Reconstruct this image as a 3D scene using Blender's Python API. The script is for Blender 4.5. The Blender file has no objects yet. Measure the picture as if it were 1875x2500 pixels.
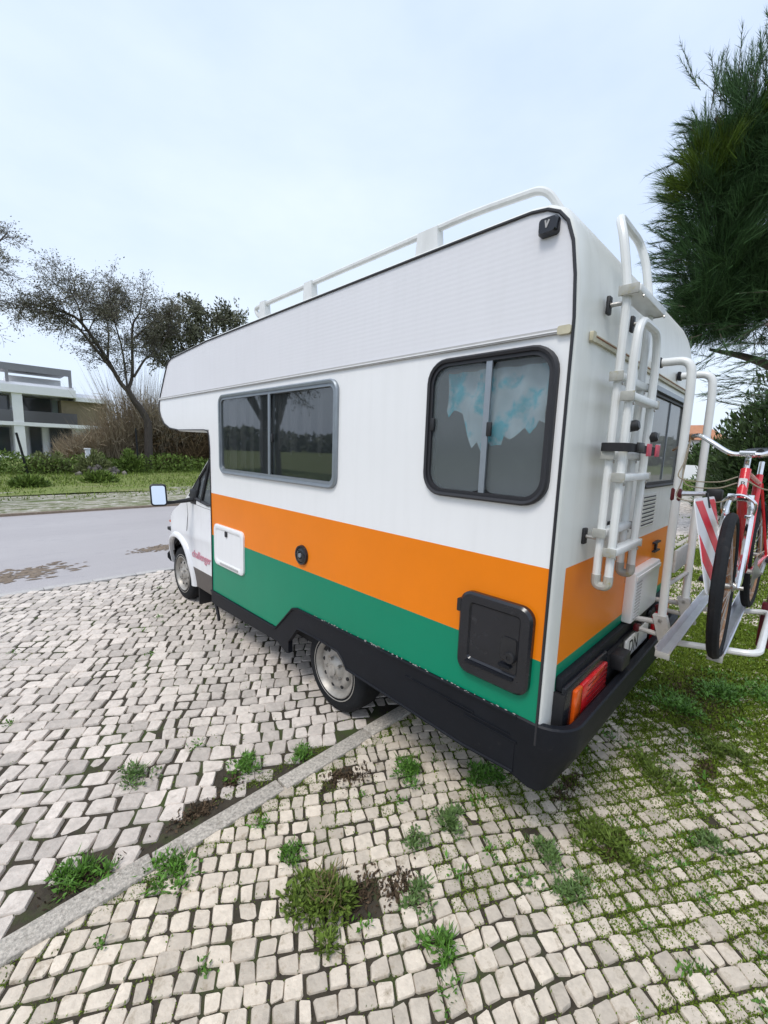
import bpy, bmesh, math, random
import numpy as np
from mathutils import Vector, Matrix
from math import radians as R, sin, cos, pi, sqrt, atan2
random.seed(7); rng = np.random.default_rng(7)
sc = bpy.context.scene
COL = sc.collection

# ------------------------------------------------------------------ camera, sky, sun, exposure
cam = bpy.data.cameras.new('camera'); co = bpy.data.objects.new('camera', cam); COL.objects.link(co)
cam.sensor_fit = 'HORIZONTAL'; cam.sensor_width = 36; cam.lens = 19.84
cam.clip_start = .05; cam.clip_end = 2000
mr = Matrix(((0.70647, 0.07695, -0.70354), (-0.70682, 0.12729, -0.69584), (0.03601, 0.98888, 0.14431)))
CAM = Vector((-1.6237, -2.0115, 1.8))
co.matrix_world = Matrix.Translation(CAM) @ mr.to_4x4()
sc.camera = co
sc.view_settings.view_transform = 'Standard'; sc.view_settings.look = 'None'
sc.view_settings.exposure = 0.65; sc.view_settings.gamma = 1
SUN_EL, SUN_AZ = 58, 262     # azimuth: compass style, 0 = +Y, clockwise
w = bpy.data.worlds.new('World'); sc.world = w; w.use_nodes = True
nt = w.node_tree; nt.nodes.clear()
N = nt.nodes.new; L = nt.links.new
sky = N('ShaderNodeTexSky'); sky.sky_type = 'NISHITA'; sky.sun_disc = False
sky.sun_elevation = R(SUN_EL); sky.sun_rotation = R(SUN_AZ); sky.dust_density = 3; sky.air_density = 1.2; sky.ozone_density = 1.5
tc = N('ShaderNodeTexCoord'); mp = N('ShaderNodeMapping'); mp.inputs['Scale'].default_value = (1, 1, 2.2)
no = N('ShaderNodeTexNoise'); no.inputs['Scale'].default_value = 1.7; no.inputs['Detail'].default_value = 5; no.inputs['Roughness'].default_value = .55
cr = N('ShaderNodeValToRGB'); cr.color_ramp.elements[0].position = .3; cr.color_ramp.elements[0].color = (5.0, 6.0, 7.8, 1)
cr.color_ramp.elements[1].position = .72; cr.color_ramp.elements[1].color = (6.4, 7.2, 8.3, 1)
mx = N('ShaderNodeMix'); mx.data_type = 'RGBA'; mx.inputs['Factor'].default_value = .82
bg = N('ShaderNodeBackground'); bg.inputs['Strength'].default_value = .1
ow = N('ShaderNodeOutputWorld')
L(tc.outputs['Generated'], mp.inputs['Vector']); L(mp.outputs[0], no.inputs['Vector']); L(no.outputs['Fac'], cr.inputs['Fac'])
L(sky.outputs[0], mx.inputs['A']); L(cr.outputs[0], mx.inputs['B']); L(mx.outputs['Result'], bg.inputs['Color']); L(bg.outputs[0], ow.inputs[0])
sd = bpy.data.lights.new('sun', 'SUN'); sd.energy = 1.25; sd.angle = R(18); sd.color = (1, .96, .9)
so = bpy.data.objects.new('sun', sd); COL.objects.link(so)
az, el = R(SUN_AZ), R(SUN_EL)
sdir = Vector((sin(az) * cos(el), cos(az) * cos(el), sin(el)))
so.rotation_euler = sdir.to_track_quat('Z', 'Y').to_euler(); so.location = (0, 0, 30)

# ------------------------------------------------------------------ materials
def mat(name, col, rough=.5, metal=0., spec=.5, var=0., vs=6., bump=0., bs=40., alpha=1., island=0., tone=False, spots=None, streak=0., coat=0., stretch=(1, 1, 1)):
    m = bpy.data.materials.new(name); m.use_nodes = True
    t = m.node_tree; n = t.nodes.new; l = t.links.new
    b = t.nodes['Principled BSDF']
    b.inputs['Roughness'].default_value = rough; b.inputs['Metallic'].default_value = metal
    b.inputs['Specular IOR Level'].default_value = spec; b.inputs['Alpha'].default_value = alpha
    b.inputs['Coat Weight'].default_value = coat
    c4 = (*col, 1); b.inputs['Base Color'].default_value = c4
    tcn = n('ShaderNodeTexCoord'); src = None
    def mul(fac_socket, lo, hi, prev):
        mrn = n('ShaderNodeMapRange'); mrn.inputs['To Min'].default_value = lo; mrn.inputs['To Max'].default_value = hi
        l(fac_socket, mrn.inputs['Value'])
        mm = n('ShaderNodeMix'); mm.data_type = 'RGBA'; mm.blend_type = 'MULTIPLY'; mm.inputs['Factor'].default_value = 1
        if prev is None: mm.inputs['A'].default_value = c4
        else: l(prev, mm.inputs['A'])
        l(mrn.outputs[0], mm.inputs['B']); return mm.outputs['Result'], mrn
    if var:
        mpn = n('ShaderNodeMapping'); mpn.inputs['Scale'].default_value = stretch
        l(tcn.outputs['Object'], mpn.inputs['Vector'])
        z = n('ShaderNodeTexNoise'); z.inputs['Scale'].default_value = vs; z.inputs['Detail'].default_value = 6; z.inputs['Roughness'].default_value = .65
        l(mpn.outputs[0], z.inputs['Vector']); src, q = mul(z.outputs['Fac'], 1 - var, 1 + var, src)
        q.inputs['From Min'].default_value = .25; q.inputs['From Max'].default_value = .75
    if island:
        g = n('ShaderNodeNewGeometry'); src, _ = mul(g.outputs['Random Per Island'], 1 - island, 1 + island, src)
    if tone:
        a = n('ShaderNodeAttribute'); a.attribute_name = 'tone'
        src, _ = mul(a.outputs['Fac'], .72, 1.12, src)
    if spots:   # (scale, low, high, colour): worn or dirty patches
        z = n('ShaderNodeTexNoise'); z.inputs['Scale'].default_value = spots[0]; z.inputs['Detail'].default_value = 8; z.inputs['Roughness'].default_value = .7
        l(tcn.outputs['Object'], z.inputs['Vector'])
        rr_ = n('ShaderNodeMapRange'); rr_.inputs['From Min'].default_value = spots[1]; rr_.inputs['From Max'].default_value = spots[2]
        l(z.outputs['Fac'], rr_.inputs['Value'])
        mm = n('ShaderNodeMix'); mm.data_type = 'RGBA'
        l(rr_.outputs[0], mm.inputs['Factor'])
        if src is None: mm.inputs['A'].default_value = c4
        else: l(src, mm.inputs['A'])
        mm.inputs['B'].default_value = (*spots[3], 1); src = mm.outputs['Result']
    if streak:  # run-down dirt, stretched vertically
        mpn = n('ShaderNodeMapping'); mpn.inputs['Scale'].default_value = (9, 9, .7)
        l(tcn.outputs['Object'], mpn.inputs['Vector'])
        z = n('ShaderNodeTexNoise'); z.inputs['Scale'].default_value = 2.2; z.inputs['Detail'].default_value = 5; l(mpn.outputs[0], z.inputs['Vector'])
        rr_ = n('ShaderNodeMapRange'); rr_.inputs['From Min'].default_value = .45; rr_.inputs['From Max'].default_value = .8; rr_.inputs['To Max'].default_value = streak
        l(z.outputs['Fac'], rr_.inputs['Value'])
        mm = n('ShaderNodeMix'); mm.data_type = 'RGBA'; l(rr_.outputs[0], mm.inputs['Factor'])
        if src is None: mm.inputs['A'].default_value = c4
        else: l(src, mm.inputs['A'])
        mm.inputs['B'].default_value = (.3, .29, .25, 1); src = mm.outputs['Result']
    if src is not None: l(src, b.inputs['Base Color'])
    if bump:
        z = n('ShaderNodeTexNoise'); z.inputs['Scale'].default_value = bs; z.inputs['Detail'].default_value = 6
        l(tcn.outputs['Object'], z.inputs['Vector'])
        bp = n('ShaderNodeBump'); bp.inputs['Strength'].default_value = bump; bp.inputs['Distance'].default_value = .01
        l(z.outputs['Fac'], bp.inputs['Height']); l(bp.outputs[0], b.inputs['Normal'])
    return m

M = {}
M['white'] = mat('white_paint', (.80, .80, .80), .28, var=.02, vs=1.5, streak=.05, bump=.03, bs=3)
M['upper'] = mat('ribbed_white_panel', (.71, .705, .73), .4, var=.02, vs=2, streak=.05)
M['shell'] = mat('grp_shell_white', (.74, .74, .70), .32, var=.05, vs=2, streak=.16, bump=.03, bs=3)
M['orange'] = mat('orange_paint', (.80, .205, .002), .30, spec=.3, var=.05, vs=2, streak=.0, bump=.02, bs=3)
M['green'] = mat('green_paint', (.001, .215, .115), .32, spec=.3, var=.06, vs=2, streak=.0, bump=.02, bs=3)
M['cabwhite'] = mat('cab_white_paint', (.78, .78, .79), .2, var=.02, vs=2, streak=.08)
M['seam'] = mat('dark_seam_rubber', (.02, .02, .024), .55)
M['plastic'] = mat('grey_black_plastic', (.0075, .009, .013), .5, spec=.22, var=.2, vs=5, bump=.12, bs=180, spots=(14, .62, .8, (.032, .032, .034)))
M['blackgloss'] = mat('black_hatch_plastic', (.012, .013, .017), .22, var=.2, vs=9, spots=(22, .60, .8, (.05, .05, .055)))
M['sill'] = mat('brown_grey_sill', (.10, .085, .075), .55, var=.15, vs=8)
M['alu'] = mat('window_aluminium', (.27, .30, .33), .38, metal=.55, var=.1, vs=20)
M['alubright'] = mat('brushed_aluminium', (.62, .62, .64), .33, metal=.85, var=.12, vs=12, stretch=(1, 1, 1), bump=.05, bs=200)
M['tubewhite'] = mat('white_coated_tube', (.72, .73, .72), .32, var=.06, vs=9, streak=.2)
M['capgrey'] = mat('step_end_cap', (.36, .36, .33), .6, var=.2, vs=25, spots=(20, .55, .7, (.33, .29, .12)))
M['tubegrey'] = mat('weathered_grey_tube', (.50, .485, .465), .5, var=.16, vs=14, streak=.35, spots=(16, .58, .78, (.27, .22, .17)))
M['tyre'] = mat('tyre_rubber', (.013, .014, .016), .75, spec=.2, var=.25, vs=14, bump=.2, bs=90, spots=(9, .58, .8, (.045, .04, .036)))
M['rim'] = mat('steel_rim', (.36, .34, .31), .45, metal=.35, var=.2, vs=20, spots=(24, .58, .72, (.22, .17, .12)))
M['dark'] = mat('dark_underside', (.012, .012, .013), .8)
M['backing'] = mat('backing_grey', (.45, .46, .45), .8, var=.2, vs=2)
M['trim'] = mat('belt_trim_grey', (.42, .41, .40), .45, var=.12, vs=10)
M['trimcap'] = mat('yellowed_trim_cap', (.50, .46, .33), .5, var=.15, vs=20)
M['rust'] = mat('rust_stain', (.26, .10, .045), .7, var=.3, vs=30)
M['red'] = mat('red_lens', (.48, .008, .012), .12, var=.25, vs=30, coat=.5)
M['amber'] = mat('amber_lens', (.62, .085, .006), .12, var=.2, vs=30, coat=.5)
M['darkred'] = mat('dark_red_reflector', (.09, .008, .012), .3)
M['plate'] = mat('plate_white', (.66, .66, .64), .45, var=.1, vs=20)
M['ink'] = mat('plate_ink', (.02, .02, .02), .5)
M['mirror'] = mat('mirror_glass', (.8, .82, .85), .05, metal=1)
M['logo'] = mat('faded_red_lettering', (.58, .20, .27), .5, var=.25, vs=40)
M['black'] = mat('black_rubber', (.014, .014, .016), .5, var=.2, vs=20)
M['pinkstrap'] = mat('pink_webbing', (.55, .09, .13), .7, var=.2, vs=30)
M['blackstrap'] = mat('black_webbing', (.015, .015, .018), .8)
M['bikered'] = mat('bicycle_red_paint', (.62, .018, .03), .25, var=.12, vs=18, coat=.4, spots=(40, .66, .75, (.45, .13, .07)))
M['chrome'] = mat('chrome', (.75, .75, .75), .14, metal=1, var=.1, vs=40)
M['steel'] = mat('dull_steel', (.42, .41, .39), .38, metal=.8, var=.2, vs=30)
M['rustrim'] = mat('rusty_rim', (.30, .16, .08), .55, metal=.4, var=.35, vs=26, spots=(20, .5, .65, (.5, .47, .42)))
M['cable'] = mat('cable_sheath', (.24, .20, .14), .5)
M['reflred'] = mat('reflective_red', (.72, .02, .045), .35, var=.06, vs=30)
M['reflwhite'] = mat('reflective_white', (.78, .78, .80), .35, var=.05, vs=30)
M['saddle'] = mat('black_saddle', (.015, .017, .02), .45)

def glassmat(name, col, rough, alpha, spec=.6):
    m = mat(name, col, rough, spec=spec, alpha=alpha); return m
M['glassdark'] = glassmat('tinted_window_glass', (.03, .037, .04), .025, .58, .9); M['glassdark'].node_tree.nodes['Principled BSDF'].inputs['IOR'].default_value = 1.85
M['glasshazy'] = glassmat('hazy_acrylic_glass', (.19, .22, .23), .12, .33, .7)
M['glasscab'] = glassmat('cab_window_glass', (.20, .23, .25), .03, .5, .8)

# blue patterned curtain
mc = mat('blue_patterned_cloth', (.35, .55, .66), .85)
t = mc.node_tree; b = t.nodes['Principled BSDF']; n = t.nodes.new
v = n('ShaderNodeTexVoronoi'); v.inputs['Scale'].default_value = 9; tcn = n('ShaderNodeTexCoord'); t.links.new(tcn.outputs['Object'], v.inputs['Vector'])
zz = n('ShaderNodeTexNoise'); zz.inputs['Scale'].default_value = 11; zz.inputs['Detail'].default_value = 4; t.links.new(tcn.outputs['Object'], zz.inputs['Vector'])
r_ = n('ShaderNodeValToRGB'); r_.color_ramp.elements[0].position = .36; r_.color_ramp.elements[0].color = (.01, .62, .80, 1); r_.color_ramp.elements[1].position = .50; r_.color_ramp.elements[1].color = (.62, .80, .88, 1)
t.links.new(zz.outputs['Fac'], r_.inputs['Fac']); t.links.new(r_.outputs[0], b.inputs['Base Color']); M['window_hanging'] = mc
# horizontal ribs of the upper panel
t = M['upper'].node_tree; b = t.nodes['Principled BSDF']; n = t.nodes.new
wv = n('ShaderNodeTexWave'); wv.bands_direction = 'Z'; wv.inputs['Scale'].default_value = 14; wv.inputs['Distortion'].default_value = .2
tcn = n('ShaderNodeTexCoord'); t.links.new(tcn.outputs['Object'], wv.inputs['Vector'])
bp = n('ShaderNodeBump'); bp.inputs['Strength'].default_value = .05; bp.inputs['Distance'].default_value = .003
t.links.new(wv.outputs['Fac'], bp.inputs['Height']); t.links.new(bp.outputs[0], b.inputs['Normal'])

# ground materials
M['stone'] = mat('limestone_sett', (.64, .555, .45), .75, var=.2, vs=26, bump=.45, bs=55, tone=True, spots=(13, .545, .70, (.27, .215, .145)))
M['stonegrey'] = mat('pale_grey_sett', (.62, .55, .485), .72, var=.2, vs=24, bump=.45, bs=55, tone=True, spots=(11, .58, .75, (.27, .225, .18)))
M['soil'] = mat('mossy_joint_soil', (.045, .036, .024), .95, var=.4, vs=30, bump=.6, bs=60, spots=(2.3, .5, .62, (.045, .065, .014)))
M['kerb'] = mat('granite_kerb', (.44, .40, .345), .8, var=.6, vs=75, bump=.5, bs=220, spots=(11, .58, .76, (.20, .18, .14)))
M['kerbpale'] = mat('pale_kerb', (.46, .44, .42), .8, var=.15, vs=30, bump=.3, bs=90)
M['grassblade'] = mat('grass_blade', (.15, .205, .04), .6, island=.45, spec=.2)
M['moss'] = mat('moss_leaf', (.120, .175, .018), .7, island=.45, spec=.2)
M['weed'] = mat('weed_leaf', (.085, .190, .026), .5, island=.4, spec=.3)
M['weedblue'] = mat('bluegreen_weed_leaf', (.105, .175, .05), .55, island=.35, spec=.3)
M['weeddry'] = mat('dry_weed_stalk', (.20, .15, .07), .8, island=.4)
M['weedolive'] = mat('olive_weed_leaf', (.105, .155, .026), .6, island=.45, spec=.2)

def groundmat(name, base, patches, rough=.9, bump=.3, bs=8, spec=.3):
    """base colour with a list of (scale, lo, hi, colour, stretch) layers"""
    m = bpy.data.materials.new(name); m.use_nodes = True; t = m.node_tree; n = t.nodes.new; l = t.links.new
    b = t.nodes['Principled BSDF']; b.inputs['Roughness'].default_value = rough; b.inputs['Specular IOR Level'].default_value = spec
    tcn = n('ShaderNodeTexCoord'); src = None
    for (s, lo, hi, c, st) in patches:
        mp = n('ShaderNodeMapping'); mp.inputs['Scale'].default_value = st; l(tcn.outputs['Object'], mp.inputs['Vector'])
        z = n('ShaderNodeTexNoise'); z.inputs['Scale'].default_value = s; z.inputs['Detail'].default_value = 8; z.inputs['Roughness'].default_value = .68
        l(mp.outputs[0], z.inputs['Vector'])
        r = n('ShaderNodeMapRange'); r.inputs['From Min'].default_value = lo; r.inputs['From Max'].default_value = hi; l(z.outputs['Fac'], r.inputs['Value'])
        mm = n('ShaderNodeMix'); mm.data_type = 'RGBA'; l(r.outputs[0], mm.inputs['Factor'])
        if src is None: mm.inputs['A'].default_value = (*base, 1)
        else: l(src, mm.inputs['A'])
        mm.inputs['B'].default_value = (*c, 1); src = mm.outputs['Result']
    l(src, b.inputs['Base Color'])
    z = n('ShaderNodeTexNoise'); z.inputs['Scale'].default_value = bs; z.inputs['Detail'].default_value = 8; l(tcn.outputs['Object'], z.inputs['Vector'])
    bp = n('ShaderNodeBump'); bp.inputs['Strength'].default_value = bump; bp.inputs['Distance'].default_value = .05
    l(z.outputs['Fac'], bp.inputs['Height']); l(bp.outputs[0], b.inputs['Normal'])
    return m
M['grass'] = groundmat('meadow_grass', (.16, .205, .045), [(1.2, .4, .6, (.20, .215, .07), (.4, 1.6, 1)), (6, .5, .68, (.08, .125, .028), (1, 1, 1)), (.5, .56, .68, (.24, .21, .12), (.35, 1.8, 1))])
M['verge'] = groundmat('stony_verge', (.36, .33, .27), [(3, .44, .56, (.115, .13, .045), (.5, 1.3, 1)), (7, .54, .62, (.58, .55, .50), (.6, 1, 1)), (.7, .55, .62, (.10, .13, .03), (.3, 1, 1))], bs=14, bump=.5)
M['asphalt'] = groundmat('worn_asphalt', (.43, .40, .395), [(.5, .4, .62, (.48, .45, .44), (.25, 1, 1)), (60, .42, .75, (.31, .285, .29), (1, 1, 1)), (9, .55, .7, (.36, .335, .34), (.3, 1, 1)), (1.1, .66, .8, (.30, .255, .215), (.5, 1.4, 1))], rough=.5, bump=.15, bs=80, spec=.5)
M['dirt'] = mat('brown_dirt', (.20, .155, .115), .95, var=.3, vs=12, bump=.6, bs=40)
M['lotfar'] = groundmat('distant_setts', (.44, .41, .37), [(2.5, .5, .6, (.12, .125, .05), (.6, 1, 1)), (12, .5, .6, (.20, .18, .13), (1, 1, 1)), (.4, .55, .65, (.10, .13, .03), (1, 1, 1))], bs=10, bump=.6)

# ------------------------------------------------------------------ mesh helpers
class MB:
    def __init__(s): s.v = []; s.f = []; s.m = []; s.mi = 0
    def add(s, vs, fs):
        b = len(s.v); s.v += [tuple(p) for p in vs]; s.f += [tuple(b + i for i in f) for f in fs]; s.m += [s.mi] * len(fs); return s
    def box(s, x0, x1, y0, y1, z0, z1, bev=0.):
        if bev <= 0:
            return s.add([(x0, y0, z0), (x1, y0, z0), (x1, y1, z0), (x0, y1, z0), (x0, y0, z1), (x1, y0, z1), (x1, y1, z1), (x0, y1, z1)],
                         [(0, 3, 2, 1), (4, 5, 6, 7), (0, 1, 5, 4), (1, 2, 6, 5), (2, 3, 7, 6), (3, 0, 4, 7)])
        bm = bmesh.new(); bmesh.ops.create_cube(bm, size=1)
        for q in bm.verts: q.co = Vector(((x0 + x1) / 2 + q.co.x * (x1 - x0), (y0 + y1) / 2 + q.co.y * (y1 - y0), (z0 + z1) / 2 + q.co.z * (z1 - z0)))
        bmesh.ops.bevel(bm, geom=bm.edges[:], offset=bev, segments=2, affect='EDGES', profile=.5)
        bm.verts.index_update(); s.add([q.co for q in bm.verts], [[q.index for q in f.verts] for f in bm.faces]); bm.free(); return s
    def tube(s, pts, r, n=8, closed=False, caps=True):
        P = [Vector(p) for p in pts]; k = len(P); rs = r if hasattr(r, '__len__') else [r] * k
        T = []
        for i in range(k):
            a = P[(i - 1) % k] if (closed or i > 0) else P[i]; b = P[(i + 1) % k] if (closed or i < k - 1) else P[i]
            d = b - a; T.append(d.normalized() if d.length > 1e-9 else Vector((0, 0, 1)))
        up = Vector((0, 0, 1)) if abs(T[0].z) < .9 else Vector((1, 0, 0))
        U = (up - T[0] * up.dot(T[0])).normalized(); vs = []
        for i in range(k):
            U = (U - T[i] * U.dot(T[i]))
            U = U.normalized() if U.length > 1e-6 else T[i].orthogonal().normalized()
            W = T[i].cross(U)
            for j in range(n):
                a = 2 * pi * j / n; vs.append(P[i] + (U * cos(a) + W * sin(a)) * rs[i])
        fs = []
        for i in range(k if closed else k - 1):
            i2 = (i + 1) % k
            for j in range(n): fs.append((i * n + j, i * n + (j + 1) % n, i2 * n + (j + 1) % n, i2 * n + j))
        if caps and not closed: fs += [tuple(range(n))[::-1], tuple((k - 1) * n + j for j in range(n))]
        return s.add(vs, fs)
    def prism(s, poly, mp, d0, d1):
        n = len(poly); vs = [mp(u, v, d0) for u, v in poly] + [mp(u, v, d1) for u, v in poly]
        fs = [tuple(range(n))[::-1], tuple(range(n, 2 * n))] + [(i, (i + 1) % n, n + (i + 1) % n, n + i) for i in range(n)]
        return s.add(vs, fs)
    def ring(s, loops):   # loops: list of equal-length 3D loops, lofted
        n = len(loops[0]); vs = [p for lp in loops for p in lp]; fs = []
        for k in range(len(loops) - 1):
            for i in range(n): fs.append((k * n + i, k * n + (i + 1) % n, (k + 1) * n + (i + 1) % n, (k + 1) * n + i))
        return s.add(vs, fs)
    def lathe(s, prof, c, ax, n=32, caps=False):  # prof: (radius, height along ax)
        ax = Vector(ax).normalized(); U = ax.orthogonal().normalized(); W = ax.cross(U); c = Vector(c)
        loops = [[c + ax * h + (U * cos(2 * pi * i / n) + W * sin(2 * pi * i / n)) * r for i in range(n)] for r, h in prof]
        s.ring(loops)
        if caps:
            s.add(loops[0], [tuple(range(n))[::-1]]); s.add(loops[-1], [tuple(range(n))])
        return s
    def build(s, name, mats, parent=None, smooth=35, recalc=True, label=None):
        me = bpy.data.meshes.new(name); me.from_pydata(s.v, [], s.f); me.update()
        if not isinstance(mats, (list, tuple)): mats = [mats]
        for q in mats: me.materials.append(q)
        if len(mats) > 1: me.polygons.foreach_set('material_index', s.m)
        if recalc:
            bm = bmesh.new(); bm.from_mesh(me); bmesh.ops.recalc_face_normals(bm, faces=bm.faces); bm.to_mesh(me); bm.free()
        if smooth: me.shade_smooth(); me.set_sharp_from_angle(angle=R(smooth))
        o = bpy.data.objects.new(name, me); COL.objects.link(o)
        if parent: adopt(o, parent)
        if label: o['label'] = label
        return o
def adopt(o, parent):
    o.parent = parent
    if parent.type == 'EMPTY': o.location = -parent.location if parent.get('world_coords') else (0, 0, 0)
def thing(name, label, cat, loc=(0, 0, 0), group=None, world=True):
    o = bpy.data.objects.new(name, None); COL.objects.link(o); o.location = loc; o.empty_display_size = .2
    o['label'] = label; o['category'] = cat
    if group: o['group'] = group
    if world: o['world_coords'] = 1
    return o
def tag(o, label, cat, group=None, kind=None):
    if label: o['label'] = label
    if cat: o['category'] = cat
    if group: o['group'] = group
    if kind: o['kind'] = kind
    return o
def struct(o): o['kind'] = 'structure'; return o
def rr(u0, u1, v0, v1, r, n=6):
    out = []
    for cu, cv, a0 in ((u1 - r, v1 - r, 0), (u0 + r, v1 - r, 90), (u0 + r, v0 + r, 180), (u1 - r, v0 + r, 270)):
        for i in range(n + 1):
            a = R(a0 + 90 * i / n); out.append((cu + r * cos(a), cv + r * sin(a)))
    return out
def fillet(pts, r, n=6):
    P = [Vector(p) for p in pts]; out = [P[0]]
    for i in range(1, len(P) - 1):
        a, b, c = P[i - 1], P[i], P[i + 1]; d1 = (a - b); d2 = (c - b)
        rr_ = min(r, d1.length * .49, d2.length * .49); p = b + d1.normalized() * rr_; q = b + d2.normalized() * rr_
        for k in range(n + 1):
            t = k / n; out.append(p * (1 - t) ** 2 + b * 2 * t * (1 - t) + q * t * t)
    out.append(P[-1]); return out
def smooth_path(ctrl, n=8):
    P = [Vector(p) for p in ctrl]; P = [P[0] * 2 - P[1]] + P + [P[-1] * 2 - P[-2]]; out = []
    for i in range(1, len(P) - 2):
        for k in range(n):
            t = k / n; a, b, c, d = P[i - 1:i + 3]
            out.append(.5 * ((2 * b) + (c - a) * t + (2 * a - 5 * b + 4 * c - d) * t * t + (3 * b - a - 3 * c + d) * t ** 3))
    out.append(P[-2]); return out
YB = -1.357
SIDE = lambda u, v, d: (-d, u, v)          # left flank of the motorhome, d outwards
REAR = lambda u, v, d: (u, YB - d, v)      # rear wall, d outwards
def panel_bm(outer, holes, cuts=()):
    """flat panel in (u,v) with holes, cut along (axis,value) lines; returns bmesh with co=(u,v,0)"""
    bm = bmesh.new(); edges = []
    for lp in [outer] + holes:
        vs = [bm.verts.new((u, v_, 0)) for u, v_ in lp]
        edges += [bm.edges.new((vs[i], vs[(i + 1) % len(vs)])) for i in range(len(vs))]
    bmesh.ops.triangle_fill(bm, use_beauty=True, use_dissolve=False, edges=edges, normal=(0, 0, 1))
    for ax, val in cuts:
        bmesh.ops.bisect_plane(bm, geom=bm.verts[:] + bm.edges[:] + bm.faces[:], plane_co=(val, val, 0), plane_no=(1, 0, 0) if ax == 'u' else (0, 1, 0))
    return bm
def framed_window(parent, mp, u0, u1, v0, v1, r, fw, fmat, glass, divider, dmat, depth=.022, label=None, sink=.004):
    fr = MB(); n = 6
    A = rr(u0, u1, v0, v1, r, n); B = rr(u0 + .008, u1 - .008, v0 + .008, v1 - .008, r - .006, n)
    Cc = rr(u0 + fw * .55, u1 - fw * .55, v0 + fw * .55, v1 - fw * .55, max(r - fw * .5, .02), n); D = rr(u0 + fw, u1 - fw, v0 + fw, v1 - fw, max(r - fw * .8, .02), n)
    lf = lambda P, d: [mp(u, v, d) for u, v in P]
    fr.ring([lf(A, -.002), lf(A, depth * .7), lf(B, depth), lf(Cc, depth * .85), lf(Cc, depth * .5), lf(D, depth * .55), lf(D, -.03)])
    win = fr.build('window', fmat, parent, label=label)
    g = MB(); um = divider if divider else u1
    if divider:
        g.prism(rr(u0 + fw - .004, divider + .012, v0 + fw - .004, v1 - fw + .004, max(r - fw * .8, .015), 3), mp, -.012, -.008)
        g2 = MB(); g2.prism(rr(divider - .012, u1 - fw + .004, v0 + fw - .004, v1 - fw + .004, max(r - fw * .8, .015), 3), mp, -.002, .002)
        g.build('pane', glass, win); g2.build('pane', glass, win)
        d = MB(); d.prism([(divider - .016, v0 + fw), (divider + .012, v0 + fw), (divider + .012, v1 - fw), (divider - .016, v1 - fw)], mp, .0025, .012); d.build('mullion', dmat, win)
    else:
        g.prism(rr(u0 + fw - .004, u1 - fw + .004, v0 + fw - .004, v1 - fw + .004, max(r - fw * .8, .015), 3), mp, -.004, 0); g.build('pane', glass, win)
    return win
def text_mesh(txt, size, M4, mats, name, parent, extrude=.001, shear=0., bold=.0):
    cu = bpy.data.curves.new('t', 'FONT'); cu.body = txt; cu.size = size; cu.extrude = extrude; cu.shear = shear; cu.offset = bold
    o = bpy.data.objects.new('t', cu); COL.objects.link(o)
    me = bpy.data.meshes.new_from_object(o.evaluated_get(bpy.context.evaluated_depsgraph_get()))
    bpy.data.objects.remove(o); me.transform(M4); me.name = name; me.materials.clear(); me.materials.append(mats)
    ob = bpy.data.objects.new(name, me); COL.objects.link(ob)
    if parent: adopt(ob, parent)
    return ob

# ------------------------------------------------------------------ ground
def sheet(name, x0, x1, y0, y1, z, m, nx=1, ny=1, hf=None):
    b = MB(); vs = []; fs = []
    for j in range(ny + 1):
        for i in range(nx + 1):
            x = x0 + (x1 - x0) * i / nx; y = y0 + (y1 - y0) * j / ny; vs.append((x, y, z + (hf(x, y) if hf else 0)))
    for j in range(ny):
        for i in range(nx): a = j * (nx + 1) + i; fs.append((a, a + 1, a + nx + 2, a + nx + 1))
    b.add(vs, fs); return struct(b.build(name, m, smooth=60, recalc=False))
sheet('ground', -900, 900, -900, 900, -.12, M['grass'])
lot = sheet('parking_lot', -40, 21, -.215, 4.22, -.009, M['soil'])
sheet('parking_lot_beyond', 21, 90, -.215, 4.22, -.012, M['lotfar'])
pave = sheet('pavement', -40, 21, -9, -.215, -.008, M['soil'])
sheet('pavement_beyond', 21, 90, -14, -.215, -.012, M['lotfar'])
sheet('road', -120, 160, 4.42, 11.1, -.05, M['asphalt'])
sheet('verge', -120, 160, 11.22, 16.2, -.03, M['verge'], 60, 8, lambda x, y: .02 * sin(x * 1.3 + y) + .012 * (y - 11.2))
sheet('meadow', -120, 160, 15.0, 120, .012, M['grass'], 60, 30, lambda x, y: .05 * sin(x * .7) * sin(y * .5))

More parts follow.
